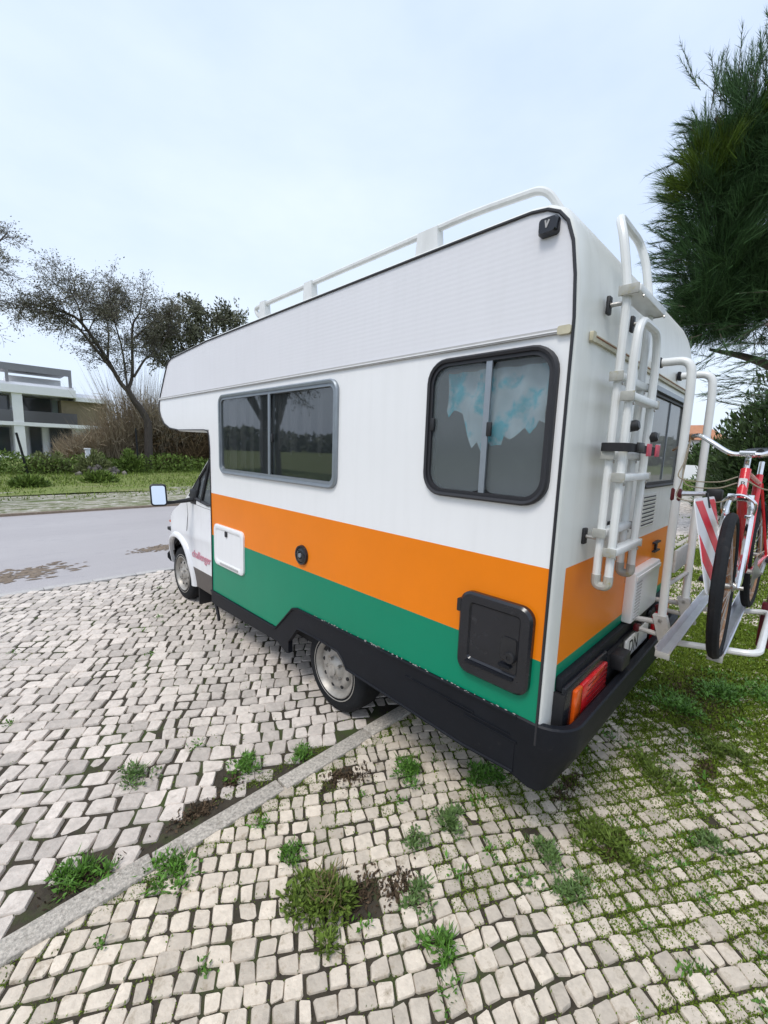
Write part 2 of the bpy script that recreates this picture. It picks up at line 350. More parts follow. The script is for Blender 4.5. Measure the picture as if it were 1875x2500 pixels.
def stones(x0, x1, y0, y1, ang, rowh, wmin, wmax, seed, keep, gap=.010, jit=.010, wav=.02):
    """irregular hand-laid setts; returns list of (centre, verts(16), faces)"""
    rg = random.Random(seed); u = Vector((cos(R(ang)), sin(R(ang)))); v = Vector((-u.y, u.x)); out = []
    cs = [Vector((x, y)) for x in (x0, x1) for y in (y0, y1)]
    ua, ub = min(c.dot(u) for c in cs), max(c.dot(u) for c in cs); va, vb = min(c.dot(v) for c in cs), max(c.dot(v) for c in cs)
    vv = va
    def wave(a, b): return wav * (sin(a * 2.1 + b * .7) + .6 * sin(a * 4.7 + 1.3 * b)) 
    while vv < vb:
        h = rowh * rg.uniform(.85, 1.12); uu = ua + rg.uniform(0, .1)
        while uu < ub:
            wd = rg.uniform(wmin, wmax)
            c = u * (uu + wd / 2) + v * (vv + h / 2 + wave(uu, vv))
            if x0 <= c.x <= x1 and y0 <= c.y <= y1 and keep(c.x, c.y):
                q = []
                for su, sv in ((-1, -1), (1, -1), (1, 1), (-1, 1)):
                    pu = uu + wd / 2 + su * (wd / 2 - gap / 2) + rg.uniform(-jit, jit); pv = vv + h / 2 + sv * (h / 2 - gap / 2) + rg.uniform(-jit, jit)
                    q.append(Vector((pu, pv + wave(pu, vv))))
                z0 = rg.gauss(0, .0035); tx, ty = rg.gauss(0, .028), rg.gauss(0, .028); cc = (q[0] + q[1] + q[2] + q[3]) / 4
                oct_ = []
                for i in range(4):
                    a, b_, c_ = q[i - 1], q[i], q[(i + 1) % 4]; cut = rg.uniform(.03, .15)
                    oct_ += [b_ + (a - b_) * cut, b_ + (c_ - b_) * cut]
                vs = []
                def W(p, z): r = u * p.x + v * p.y; return (r.x, r.y, z)
                for p in oct_:
                    d = cc + (p - cc) * rg.uniform(.86, .93); vs.append(W(d, z0 + (d.x - cc.x) * tx + (d.y - cc.y) * ty))
                for p in oct_: vs.append(W(p, z0 - .009 + (p.x - cc.x) * tx + (p.y - cc.y) * ty))
                for p in oct_: vs.append(W(p, -.04))
                vs.append(W(cc, z0 + .0015))
                fs = [(i, (i + 1) % 8, 24) for i in range(8)]
                for k in (0, 8):
                    for i in range(8): fs.append((k + i, k + 8 + i, k + 8 + (i + 1) % 8, k + (i + 1) % 8))
                out.append((Vector((*((u * cc.x + v * cc.y)), 0)), vs, fs, rg.random()))
            uu += wd
        vv += h
    return out
MI = mr.transposed()
def to_px(p):
    q = MI @ (Vector(p) - CAM)
    if q.z > -.1: return None
    f = 19.84 / 36 * 768; return (384 + f * q.x / -q.z, 512 - f * q.y / -q.z, -q.z)
def lay(parent, lst, m, name, vis):
    def key(s):
        p = to_px(s[0])
        if p is None or not (-5 < p[0] < 773 and -5 < p[1] < 1030) or not vis(s[0]): return 1e9
        return p[2]
    lst = sorted(lst, key=key)
    near, rest = lst[:300], lst[300:]
    def mk(nm, group):
        me = bpy.data.meshes.new(nm); V = []; F = []; T = []
        for c, vs, fs, tn in group:
            b0 = len(V); V += vs; F += [tuple(b0 + i for i in f) for f in fs]; T += [tn] * len(fs)
        me.from_pydata(V, [], F); a = me.attributes.new('tone', 'FLOAT', 'FACE'); a.data.foreach_set('value', T)
        me.materials.append(m); me.shade_smooth(); me.set_sharp_from_angle(angle=R(40))
        o = bpy.data.objects.new(nm, me); COL.objects.link(o); o.parent = parent; return o
    for s in near: mk(name, [s])
    o = mk(name + 's', rest); o['kind'] = 'stuff'
HOLES = [(-.60, -.93, .10, .07), (-.93, -.09, .13, .05), (-.70, -.02, .07, .05), (-1.38, -.10, .12, .05), (1.35, -1.80, .16, .05), (2.3, -1.6, .6, .28), (-.28, -.38, .10, .05), (.42, -1.58, .10, .05)]
def hole(x, y):   # setts that are missing: bare earth shows
    return any(((x - a) / c) ** 2 + ((y - b_) / d) ** 2 < 1 + .3 * sin(x * 40) for a, b_, c, d in HOLES)
S1 = stones(-5.5, 21, -.15, 4.27, -33, .112, .076, .132, 3, lambda x, y: y > -.14 and not hole(x, y), gap=.009, jit=.011)
lay(lot, S1, M['stonegrey'], 'cobblestone', lambda c: not (.3 < c.x < 2 and -.1 < c.y < 3.6))
S2 = stones(-3.0, 17, -3.2, -.26, -33, .070, .052, .088, 5, lambda x, y: not hole(x, y), gap=.0065, jit=.0072, wav=.016)
lay(pave, S2, M['stone'], 'cobblestone', lambda c: not (c.x > .25 and c.y > -1.2))

kerb = MB().box(-40, 60, -.262, -.17, -.3, -.05).build('kerb', M['soil']); struct(kerb)
x = -5.565
while x < 14:
    k = MB(); ln = .628; dz = random.uniform(-.004, .004)
    k.box(x + .004, x + ln - .004, -.272 + random.uniform(-.003, .003), -.178 + random.uniform(-.003, .003), -.08, .014 + dz, .006)
    k.build('kerb_stone', M['kerb'], kerb); x += ln + .002
edge = MB().box(-120, 160, 4.28, 4.415, -.3, -.06).build('road_edge', M['soil']); struct(edge)
for i in range(64):
    x = -12 + i * .5
    MB().box(x + .003, x + .497, 4.29, 4.41, -.1, -.002 + random.uniform(-.003, .003), .006).build('edging_stone', M['kerbpale'], edge)
fe = MB().box(-120, 160, 11.09, 11.23, -.3, .005, .01).build('far_kerb', M['dirt']); struct(fe)
# sand and leaf litter washed onto the asphalt
def dirt_patch(name, cx, cy, rx, ry, label, seed, z=-.046):
    rg = random.Random(seed); b = MB(); n = 40
    for k in range(260):
        ox, oy = cx + rg.gauss(0, rx * .42), cy + rg.gauss(0, ry * .42); oy += .5 * (ox - cx) * ry / rx; a = rx * rg.uniform(.015, .10); c_ = a * rg.uniform(.25, .6); ph = rg.uniform(0, 6); n = 9
        lp = [(ox + a * cos(2 * pi * i / n) * (1 + .35 * sin(3 * 2 * pi * i / n + ph)), oy + c_ * sin(2 * pi * i / n) * (1 + .3 * sin(2 * 2 * pi * i / n + ph)), z + k * .00001) for i in range(n)]
        b.add(lp + [(ox, oy, z + .006 + rg.random() * .006)], [(i, (i + 1) % n, n) for i in range(n)])
    o = b.build(name, M['dirt'], smooth=60); return tag(o, label, 'dirt patch', kind='stuff')
dirt_patch('dirt_patch', -1.15, 5.35, .75, .38, 'larger brown patch of sand and leaves washed onto the grey road', 1)
dirt_patch('dirt_patch', .75, 5.9, .42, .22, 'smaller brown patch of dirt on the road nearer the motorhome', 2)

# ------------------------------------------------------------------ motorhome
MH = thing('motorhome', 'white overcab motorhome with wide orange and green stripes parked on the cobbles', 'motorhome', (1.05, .9, 0))
W_ = 2.1
ROOF = [(1.85, 1.927), (2.6, 1.93), (2.83, 1.951), (2.99, 2.001), (3.08, 2.07), (3.125, 2.14), (3.125, 2.2), (3.11, 2.263), (3.025, 2.374), (2.85, 2.59), (2.80, 2.622), (2.74, 2.640), (2.678, 2.648), (1.856, 2.688), (1.138, 2.696),
        (-.582, 2.712), (-.953, 2.715), (-1.14, 2.715), (-1.205, 2.706), (-1.252, 2.683), (-1.287, 2.642), (-1.312, 2.57), (-1.330, 2.452), (-1.341, 2.3), (-1.344, 1.345), (-1.346, .92), (-1.348, .60)]
SP = [(1.85, 1.927)] + ROOF[1:-1] + [(-1.347, .69), (-.64, .688), (.42, .675), (.464, .661), (.702, .44), (1.862, .43), (1.84, 1.75), (1.842, 1.86), (1.852, 1.90)]
H1 = rr(.03, 1.58, 1.58, 2.18, .06); H2 = rr(-1.28, -.71, 1.62, 2.195, .08)
def flank(name, xf, holes, out):
    bm = panel_bm(SP, holes, [('v', 1.358), ('v', .967), ('v', 2.262)])
    me = bpy.data.meshes.new(name)
    for f in bm.faces:
        z = f.calc_center_median().y; f.material_index = 3 if z > 2.262 else 0 if z > 1.358 else 1 if z > .967 else 2
    ext = bmesh.ops.extrude_edge_only(bm, edges=[e for e in bm.edges if e.is_boundary])
    for q in ext['geom']:
        if isinstance(q, bmesh.types.BMVert): q.co.z -= .03
    for q in bm.verts: q.co = Vector((xf(q.co.z), q.co.x, q.co.y))
    bmesh.ops.recalc_face_normals(bm, faces=bm.faces); bm.to_mesh(me); bm.free()
    for k in ('white', 'orange', 'green', 'upper'): me.materials.append(M[k])
    o = bpy.data.objects.new(name, me); COL.objects.link(o); adopt(o, MH); return o
fl = flank('side_panel', lambda d: -d, [H1, H2], -1)
flank('side_panel', lambda d: W_ + d, [], 1)
# wrap-around roof and rear shell with rounded shoulders
sh = MB(); prof = [(.002, .0), (.006, .013), (.018, .022), (.05, .027), (.115, .028), (.45, .029), (1.05, .03), (1.65, .029), (W_ - .115, .028), (W_ - .05, .027), (W_ - .018, .022), (W_ - .006, .013), (W_ - .002, .0)]
def onorm(P, i):
    a = Vector(P[max(i - 1, 0)]); b_ = Vector(P[min(i + 1, len(P) - 1)]); d = (b_ - a).normalized(); return Vector((d.y, -d.x))
NR = len(ROOF); vs = []
for i, p in enumerate(ROOF):
    nn = onorm(ROOF, i); nn = -nn if nn.dot(Vector((p[0] - .9, p[1] - 2.0))) < 0 else nn
    for (x, off) in prof:
        k = .013 / .028 if nn.y < .5 else 1.
        crown = .022 * (1 - ((x - 1.05) / 1.05) ** 2) if nn.y > .8 and i > 10 else 0
        vs.append((x, p[0] + nn.x * off * k, p[1] + nn.y * (off * k + crown)))
NP = len(prof); fs = []; ms = []
for i in range(NR - 1):
    for j in range(NP - 1):
        fs.append((i * NP + j, i * NP + j + 1, (i + 1) * NP + j + 1, (i + 1) * NP + j))
        zc = (ROOF[i][1] + ROOF[i + 1][1]) / 2; rear = ROOF[i][0] < -1.3 and 4 <= j < NP - 5
        ms.append(0 if not rear or zc > 1.345 else 1 if zc > .92 else 2)
sh.add(vs, fs); sh.m = ms
sh.build('roof_shell', [M['shell'], M['orange'], M['green']], MH, smooth=50)
pp = MB(); pp.tube([(-.003, y, z) for y, z in ROOF[1:]], .0065, 6); pp.tube([(-.003, 1.84, .42), (-.003, 1.832, 1.0), (-.003, 1.832, 1.76), (-.003, 1.845, 1.87), (-.003, 1.87, 1.915), (-.003, 1.95, 1.926), (-.003, 2.6, 1.93)], .006, 6); pp.build('seam_piping', M['seam'], MH)
inn = MB(); inn.box(.035, W_ - .035, 1.72, 1.80, .5, 1.92); inn.build('front_wall', M['white'], MH)
inn = MB(); inn.box(.06, W_ - .06, -1.29, 1.70, .52, .6); inn.box(.12, W_ - .12, -1.25, 1.6, .38, .5); inn.build('underbody', M['dark'], MH)
inn = MB(); inn.add([(.55, -1.3, .65), (.55, 1.7, .65), (.55, 1.7, 2.65), (.55, -1.3, 2.65)], [(0, 1, 2, 3)]); inn.build('window_backing', M['backing'], MH)  # plain sheet added behind the windows to block light through the body
# belt trim
tr = MB(); tr.prism([(-1.29, 2.252), (3.11, 2.252), (3.105, 2.275), (-1.29, 2.272)], SIDE, -.001, .011); tr.build('belt_trim', M['trim'], MH)
tr = MB(); tr.prism([(-1.29, 2.258), (3.1, 2.258), (3.1, 2.263), (-1.29, 2.263)], SIDE, .0112, .014); tr.build('belt_trim_insert', M['white'], MH)
tr = MB(); tr.prism(rr(-1.338, -1.288, 2.246, 2.277, .008, 3), SIDE, 0, .016); tr.build('trim_end_cap', M['trimcap'], MH)
tr = MB(); tr.prism([(.125, 2.246), (1.97, 2.246), (1.97, 2.272), (.125, 2.272)], REAR, -.006, .010); tr.build('belt_trim', M['trimcap'], MH)
tr = MB(); tr.prism([(.15, 2.262), (1.95, 2.262), (1.95, 2.266), (.15, 2.266)], REAR, .0102, .0125); tr.build('rust_streak', M['rust'], MH)
tr = MB(); tr.prism(rr(.118, .15, 2.240, 2.278, .006, 3), REAR, 0, .014); tr.build('trim_end_cap', M['trimcap'], MH)
# flank windows
wA = framed_window(MH, SIDE, 0, 1.612, 1.552, 2.211, .075, .042, M['alu'], M['glassdark'], .787, M['alu'], label='long front flank window in a grey frame')
wB = framed_window(MH, SIDE, -1.307, -.682, 1.597, 2.222, .105, .034, M['seam'], M['glasshazy'], -1.006, M['alu'], depth=.026, label='nearly square rear flank window in a black rubber frame')
for (y, z, wn) in ((.74, 1.86, wA), (-.72, 1.93, wB), (-1.028, 1.905, wB)):
    MB().box(-.018, -.006, y - .012, y + .012, z - .03, z + .03, .004).build('latch', M['black'], wn)
cb = MB(); nu, nv = 26, 12; vs = []
for i in range(nu + 1):
    u = -1.255 + .50 * i / nu; t = i / nu
    hem = (1.93 - .10 * t / .55 if t < .62 else 1.83 + .02 * sin(t * 60)) if t < .72 else 1.83 + (t - .72) * 1.9 if t < .80 else 1.985; hem = min(hem + .014 * sin(t * 38) + .008 * sin(t * 71), 2.15 if t < .95 else 2.06 + (t - .95) * 1.6)
    for j in range(nv + 1):
        z = 2.165 + (hem - 2.165) * j / nv; vs.append((.045 + .012 * sin(u * 60 + z * 8) + .006 * sin(u * 23 - z * 31), u + .01 * sin(z * 20), z))
cb.add(vs, [(i * (nv + 1) + j, i * (nv + 1) + j + 1, (i + 1) * (nv + 1) + j + 1, (i + 1) * (nv + 1) + j) for i in range(nu) for j in range(nv)])
cb.build('window_hanging', M['window_hanging'], wB, smooth=80)
cb = MB(); nu, nv = 150, 5; vs = []
for i in range(nu + 1):
    u = .05 + 1.5 * i / nu; t = i / nu; hem = 1.70 + .12 * sin(t * 5 + .6) + .05 * sin(t * 31) + .03 * sin(t * 77)
    for j in range(nv + 1): vs.append((.055 + .014 * sin(t * 95 + .8 * sin(t * 23)) + .006 * sin(t * 230), u, 2.19 + (hem - 2.19) * j / nv))
cb.add(vs, [(i * (nv + 1) + j, i * (nv + 1) + j + 1, (i + 1) * (nv + 1) + j + 1, (i + 1) * (nv + 1) + j) for i in range(nu) for j in range(nv) if sin(i * .41) + .6 * sin(i * 1.07 + 1) > -.35])
M['pleats'] = mat('grey_pleated_sheet', (.40, .41, .43), .9); cb.build('window_hanging', M['pleats'], wA, smooth=80)  # pale pleated sheet behind the front pane, giving it upright streaks
# white service hatch
hb = MB(); A = rr(1.195, 1.755, .715, 1.09, .05); B = rr(1.205, 1.745, .725, 1.08, .045); Cc = rr(1.235, 1.72, .755, 1.052, .035); D = rr(1.245, 1.71, .765, 1.042, .03)
hb.ring([[SIDE(u, v, d) for u, v in P] for P, d in ((A, 0), (A, .014), (B, .02), (Cc, .018), (D, .010))]); hb.prism(D, SIDE, 0, .011)
hatch = hb.build('service_hatch', M['white'], MH)
MB().prism(rr(1.488, 1.522, 1.0, 1.05, .008, 3), SIDE, .009, .022).build('lock', M['seam'], hatch)
MB().prism(rr(1.28, 1.62, .735, .752, .006, 3), SIDE, .008, .026).build('hinge', M['trim'], hatch)
# round black water inlet
vb = MB(); vb.lathe([(.0, .006), (.022, .008), (.024, .020), (.044, .018), (.052, .012), (.054, .018), (.066, .016), (.070, .0)], (0, .367, 1.070), (-1, 0, 0), 28)
inlet = vb.build('water_inlet', M['blackgloss'], MH); MB().lathe([(0, .024), (.016, .024), (.018, .006)], (0, .367, 1.07), (-1, 0, 0), 16).build('inlet_cap', M['alu'], inlet)
# black locker door
lb = MB(); U0, U1, V0, V1 = -1.303, -.948, .79, 1.182
A = rr(U0, U1, V0, V1, .06); B = rr(U0 + .01, U1 - .01, V0 + .01, V1 - .01, .055); Cc = rr(U0 + .05, U1 - .055, V0 + .075, V1 - .045, .02); D = rr(U0 + .058, U1 - .063, V0 + .083, V1 - .053, .015)
lb.ring([[SIDE(u, v, d) for u, v in P] for P, d in ((A, 0), (A, .022), (B, .032), (Cc, .030), (D, .020))]); lb.prism(D, SIDE, 0, .021)
lock = lb.build('locker_door', M['blackgloss'], MH)
MB().prism(rr(-.955, -.935, 1.075, 1.135, .004, 2), SIDE, 0, .03).build('hinge', M['black'], lock)
MB().prism(rr(-1.24, -1.0, .848, .862, .006, 3), SIDE, .028, .038).build('lower_lip', M['plastic'], lock)
MB().lathe([(.0, .034), (.010, .034), (.011, .038), (.022, .038), (.026, .030), (.026, .018)], (0, -1.215, .945), (-1, 0, 0), 20).build('lock', M['black'], lock)
MB().prism(rr(-1.222, -1.165, .895, .91, .006, 3), SIDE, .018, .034).build('handle', M['plastic'], lock)
MB().prism(rr(-1.24, -1.17, .93, 1.03, .012, 3), SIDE, .018, .026).build('lock_plate', M['black'], lock)
# black lamp in the top rear corner
lp = MB(); A = rr(-1.258, -1.184, 2.607, 2.669, .014); B = rr(-1.252, -1.19, 2.613, 2.663, .012)
lp.ring([[SIDE(u, v, d) for u, v in P] for P, d in ((A, 0), (A, .02), (B, .032))]); lp.prism(B, SIDE, 0, .032)
ml = lp.build('marker_lamp', M['blackgloss'], MH); MB().prism([(-1.232, 2.652), (-1.222, 2.628), (-1.217, 2.628), (-1.212, 2.654), (-1.218, 2.654), (-1.2195, 2.64), (-1.226, 2.654)], SIDE, .0325, .034).build('lamp_mark', M['trim'], ml)
# skirt with stepped wheel arch
SK = [(1.862, .425), (.705, .433), (.477, .655), (.42, .672), (-1.26, .688), (-1.26, .42), (-1.0, .405), (-.13, .435), (-.10, .475), (-.04, .517), (.13, .526), (.413, .519), (.527, .385), (.527, .293), (.556, .285), (.68, .33), (1.79, .298), (1.862, .31)]
sk = MB(); n = len(SK)
cen = lambda i: SK[i]
vs = [SIDE(u, v, -.03) for u, v in SK] + [SIDE(u, v, .006) for u, v in SK]
sk.add(vs, [tuple(range(n))[::-1], tuple(range(n, 2 * n))] + [(i, (i + 1) % n, n + (i + 1) % n, n + i) for i in range(n)])
skirt = sk.build('side_skirt', M['plastic'], MH, smooth=20)
lipp = MB(); lipp.tube([SIDE(u, v - .004, .007) for u, v in SK[0:5]], .009, 6); lipp.tube([SIDE(u, v + .004, .006) for u, v in [SK[5], SK[6]] + SK[7:13]], .007, 6)
lipp.build('skirt_lip', M['plastic'], skirt)
gr = MB()
for z, a, b_ in ((.60, -1.05, -.62), (.585, -1.24, -.9), (.565, -1.27, -1.0)): gr.prism([(a, z), (b_, z), (b_, z + .006), (a, z + .006)], SIDE, .006, .011)
gr.build('skirt_ridge', M['plastic'], skirt)
ch = MB(); rg = random.Random(31)
for k in range(70):
    u = rg.uniform(-1.33, .35) if rg.random() < .8 else rg.gauss(-.36, .04); v_ = .690 - .0095 * max(0, u + .6) + rg.uniform(-.004, .006); a = rg.uniform(.002, .010)
    ch.add([SIDE(u - a, v_, .0105), SIDE(u + a * .8, v_ - .001, .0105), SIDE(u + a, v_ + rg.uniform(.001, .005), .0105), SIDE(u - a * .4, v_ + .004, .0105)], [(0, 1, 2, 3)])
o = ch.build('paint_chips', M['trim'], skirt, smooth=0); o['kind'] = 'stuff'
MB().box(W_ - .03, W_ + .01, -1.26, 1.86, .32, .69).build('side_skirt', M['plastic'], MH)
# rear bumper, wrapping round both corners
path = [(-.006, -1.24)]
for i in range(7): a = R(180 + 90 * i / 6); path.append((-.006 + .15 + .15 * cos(a), -1.33 + .15 * sin(a)))
for i in range(7): a = R(270 + 90 * i / 6); path.append((W_ + .006 - .15 + .15 * cos(a), -1.33 + .15 * sin(a)))
path.append((W_ + .006, -1.24))
loops = []
for i, (x, y) in enumerate(path):
    a = Vector(path[max(i - 1, 0)]); b_ = Vector(path[min(i + 1, len(path) - 1)]); d = (b_ - a).normalized(); nn = Vector((d.y, -d.x))
    corner = i in range(0, 6) or i in range(len(path) - 6, len(path)); rear = 1. if not corner else max(0., (min(i, len(path) - 1 - i) - 2) / 5)
    im = min(i, len(path) - 1 - i, 7); zb = (.412, .388, .382, .39, .41, .44, .47, .50)[im]
    inset = (-.004, -.008, -.02, -.034, -.042, -.045, -.045, -.04)[im]
    sec = [(-.05, .668), (-.034, .690), (-.004, .693), (.003, .686), (.004, .60), (-.002, .55), (inset * .6, (zb + .55) / 2 - .02), (inset, zb), (inset - .02, zb), (-.05, .56)]
    loops.append([Vector((x, y, 0)) + Vector((nn.x, nn.y, 0)) * o + Vector((0, 0, z)) for o, z in sec])
bp_ = MB(); bp_.ring(loops) if False else None
n = len(loops[0]); V = [p for lp_ in loops for p in lp_]
bp_.add(V, [(k * n + i, k * n + (i + 1) % n, (k + 1) * n + (i + 1) % n, (k + 1) * n + i) for k in range(len(loops) - 1) for i in range(n)] + [tuple(range(n)), tuple((len(loops) - 1) * n + i for i in range(n))[::-1]])
bump = bp_.build('bumper', M['plastic'], MH, smooth=28)
va = MB(); va.box(.11, 2.0, YB - .05, YB + .01, .50, .80); va.build('rear_valance', M['black'], MH)
va = MB(); va.box(.12, 1.99, YB - .034, YB, .802, .868, .008); va.build('valance_ledge', M['plastic'], MH)
va = MB(); va.box(.115, 1.99, YB - .10, YB - .05, .50, .57, .01); va.build('bumper_step', M['dark'], MH)
for s in (0, 1):
    X = (lambda x: x) if s == 0 else (lambda x: W_ - x)
    hb = MB(); hb.box(min(X(.115), X(.64)), max(X(.115), X(.64)), -1.412, YB - .03, .575, .835, .012); hs = hb.build('taillight', M['blackgloss'], MH)
    a = MB(); a.box(min(X(.185), X(.262)), max(X(.185), X(.262)), -1.43, -1.408, .625, .80, .008); a.build('indicator_lens', M['amber'], hs)
    a = MB(); a.box(min(X(.265), X(.59)), max(X(.265), X(.59)), -1.43, -1.408, .625, .80, .008); a.build('red_lens', M['red'], hs)
    for k in range(6): z = .645 + k * .026; a = MB(); a.box(min(X(.32), X(.585)), max(X(.32), X(.585)), -1.4315, -1.4295, z, z + .003); a.build('lens_rib', M['darkred'], hs)
pl = MB().box(.93, 1.40, YB - .062, YB - .052, .675, .795, .003).build('number_plate', M['plate'], MH)
MB().box(.905, 1.425, YB - .0525, YB - .048, .66, .81).build('plate_frame', M['black'], pl)
mt = Matrix(((1, 0, 0, .985), (0, 0, -1, YB - .0625), (0, 1, 0, .693), (0, 0, 0, 1)))
text_mesh('DN', .125, mt, M['ink'], 'plate_text', pl)
lm = MB(); lm.box(.70, .83, -1.47, -1.40, .715, .80, .012); lm.build('plate_lamp', M['black'], MH)
# wheels
def wheel(cx, cy, cz, r, sgn, name_label=None):
    c = (cx, cy, cz); ax = (-sgn, 0, 0)
    t = MB(); w2 = .19
    t.lathe([(.195, 0), (.20, .006), (r * .86, .010), (r * .955, -.004), (r * .992, -.022), (r, -.045), (r, -.15), (r * .97, -.18), (.20, -.19), (.19, -.17), (.19, -.02), (.195, 0)], c, ax, 48)
    wh = thing('wheel', '', '', c) ; del wh['label']; del wh['category']; wh.parent = MH; wh.location = Vector(c) - MH.location
    ty = t.build('tyre', M['tyre']); ty.parent = wh; ty.location = -Vector(c)
    wall = MB(); wall.lathe([(r * .70, .0102), (r * .712, .0118), (r * .724, .0102)], c, ax, 48); q = wall.build('tyre_ring', M['rim']); q.parent = wh; q.location = -Vector(c)
    m = MB(); m.lathe([(.196, .004), (.200, .010), (.193, .014), (.186, .004), (.176, -.008), (.170, -.03), (.150, -.032), (.135, -.012), (.115, -.004), (.085, -.010), (.062, .012), (.040, .018), (.036, .03), (.0, .032)], c, ax, 40)
    q = m.build('rim', M['rim'], smooth=40); q.parent = wh; q.location = -Vector(c)
    A = Vector(ax); Uu = Vector((0, 1, 0)); Ww = Vector((0, 0, 1)); C0 = Vector(c)
    for k in range(8):
        a = 2 * pi * k / 8 + .2; d = Uu * cos(a) + Ww * sin(a); hv = MB(); hv.lathe([(.0, .002), (.013, .002), (.015, -.004)], C0 + d * .128 + A * -.007, ax, 10)
        q = hv.build('rim_hole', M['dark']); q.parent = wh; q.location = -Vector(c)
    for k in range(5):
        a = 2 * pi * k / 5; d = Uu * cos(a) + Ww * sin(a); nb = MB(); nb.lathe([(.0, .018), (.009, .018), (.011, .0), (.011, -.02)], C0 + d * .074 + A * .004, ax, 6)
        q = nb.build('wheel_nut', M['steel'], smooth=0); q.parent = wh; q.location = -Vector(c)
wheel(.10, .115, .303, .304, 1); wheel(.13, 2.955, .308, .309, 1)
wheel(2.0, .115, .303, .304, -1); wheel(1.97, 2.955, .308, .309, -1)
wb = MB(); wb.box(.30, .33, -.34, .56, .3, .62); wb.tube([(.12, .115, .303), (2.0, .115, .303)], .05, 8); wb.box(.5, .56, -1.2, 3.3, .38, .48); wb.box(1.5, 1.56, -1.2, 3.3, .38, .48); wb.build('chassis', M['dark'], MH)
# cab
def cabx(y, z):
    x = .085
    if z > 1.2: x += (z - 1.2) * .16
    if z < .5: x += (.5 - z) * .12
    if y > 3.1: x += ((y - 3.1) / .5) ** 2 * .30
    x -= .012 * math.exp(-((z - .84) / .05) ** 2) * (1 if y < 3.2 else .5)
    return x
arch = [(2.955 + .385 * cos(R(a)), .33 + .415 * sin(R(a))) for a in range(6, 187, 9)]
CP = [(1.80, 1.95), (1.95, 1.905), (2.14, 1.745), (2.40, 1.49), (2.63, 1.265), (2.72, 1.195), (3.05, 1.045), (3.33, .875), (3.47, .76), (3.55, .62), (3.57, .45), (3.50, .37), (3.36, .365)] + arch + [(2.54, .27), (1.80, .27)]
WINP = [(1.86, 1.225), (2.10, 1.205), (2.40, 1.235), (2.575, 1.262), (2.40, 1.445), (2.10, 1.735), (1.86, 1.80)]
def cab_side(mir):
    cuts = [('v', z) for z in (.37, .49, .62, .75, .80, .84, .88, .93, 1.05, 1.2, 1.35, 1.55)] + [('u', y) for y in (2.0, 2.3, 2.55, 2.8, 3.0, 3.1, 3.2, 3.3, 3.38, 3.45, 3.51)]
    bm = panel_bm(CP, [WINP], cuts)
    for f in bm.faces:
        c = f.calc_center_median(); f.material_index = 1 if (c.y < .49 and c.x < 2.6) or (c.y < .55 and c.x > 3.3) else 0
    ext = bmesh.ops.extrude_edge_only(bm, edges=[e for e in bm.edges if e.is_boundary])
    for q in ext['geom']:
        if isinstance(q, bmesh.types.BMVert): q.co.z = .025
    for q in bm.verts:
        x = cabx(q.co.x, q.co.y) + q.co.z; q.co = Vector((x if not mir else W_ - x, q.co.x, q.co.y))
    bmesh.ops.recalc_face_normals(bm, faces=bm.faces); me = bpy.data.meshes.new('cab_side'); bm.to_mesh(me); bm.free()
    me.materials.append(M['cabwhite']); me.materials.append(M['sill']); me.shade_smooth(); me.set_sharp_from_angle(angle=R(30))
    o = bpy.data.objects.new('cab_side', me); COL.objects.link(o); adopt(o, MH); return o
cabL = cab_side(False); cab_side(True)
hd = MB(); E = [(1.85, 1.94), (1.95, 1.905), (2.14, 1.745), (2.40, 1.49), (2.63, 1.265), (2.72, 1.195), (2.9, 1.115), (3.05, 1.045), (3.2, .965), (3.33, .875), (3.47, .76), (3.55, .62), (3.57, .45), (3.50, .37)]
nx = 12; vs = []
for (y, z) in E:
    x0 = cabx(y, z); xa, xb = x0, W_ - x0
    for i in range(nx + 1):
        t = 2 * i / nx - 1; vs.append((xa + (xb - xa) * i / nx, y + (.16 if z < 1.9 else .05) * (1 - t * t), z + .035 * (1 - t ** 4)))
hd.add(vs, [(i * (nx + 1) + j, i * (nx + 1) + j + 1, (i + 1) * (nx + 1) + j + 1, (i + 1) * (nx + 1) + j) for i in range(len(E) - 1) for j in range(nx)])
hd.m = [1 if 1 <= i < 4 and 0 < j < nx - 1 else 2 if i >= 11 else 0 for i in range(len(E) - 1) for j in range(nx)]
hd.build('bonnet', [M['cabwhite'], M['glassdark'], M['plastic']], MH, smooth=40)
CS = lambda u, v, d: (cabx(u, v) - d, u, v)
wn = MB(); wn.add([CS(u, v, -.012) for u, v in WINP], [tuple(range(len(WINP)))]); dw = wn.build('cab_window', M['glasscab'], cabL, smooth=0)
fr = MB(); fr.tube([CS(u, v, .001) for u, v in WINP], .016, 6, closed=True); fr.tube([CS(2.27, 1.21, .002), CS(2.20, 1.65, .002)], .018, 6); fr.build('window_seal', M['black'], cabL)
tri = MB(); tri.prism([(2.41, 1.21), (2.60, 1.25), (2.40, 1.47), (2.37, 1.40)], CS, -.01, .012); tri.build('mirror_base_panel', M['black'], cabL)
sm = MB(); sm.tube([CS(2.66, 1.2, .0), CS(2.64, 1.05, .0), CS(2.66, .86, .0)], .0028, 4); sm.tube([CS(1.9, 1.16, .0), CS(2.2, 1.165, .0), CS(2.65, 1.19, .0)], .002, 4); sm.build('door_gap', M['seam'], cabL)
flr = MB(); loops = []
for a in range(4, 192, 8):
    ca, sa = cos(R(a)), sin(R(a)); sec = []
    for (dr, d) in ((-.005, -.01), (-.004, .026), (.008, .034), (.03, .030), (.055, .012), (.062, -.004)):
        y, z = 2.955 + (.385 + dr) * ca, .33 + (.415 + dr) * sa; sec.append((cabx(y, max(z, .3)) - d, y, z))
    loops.append(sec)
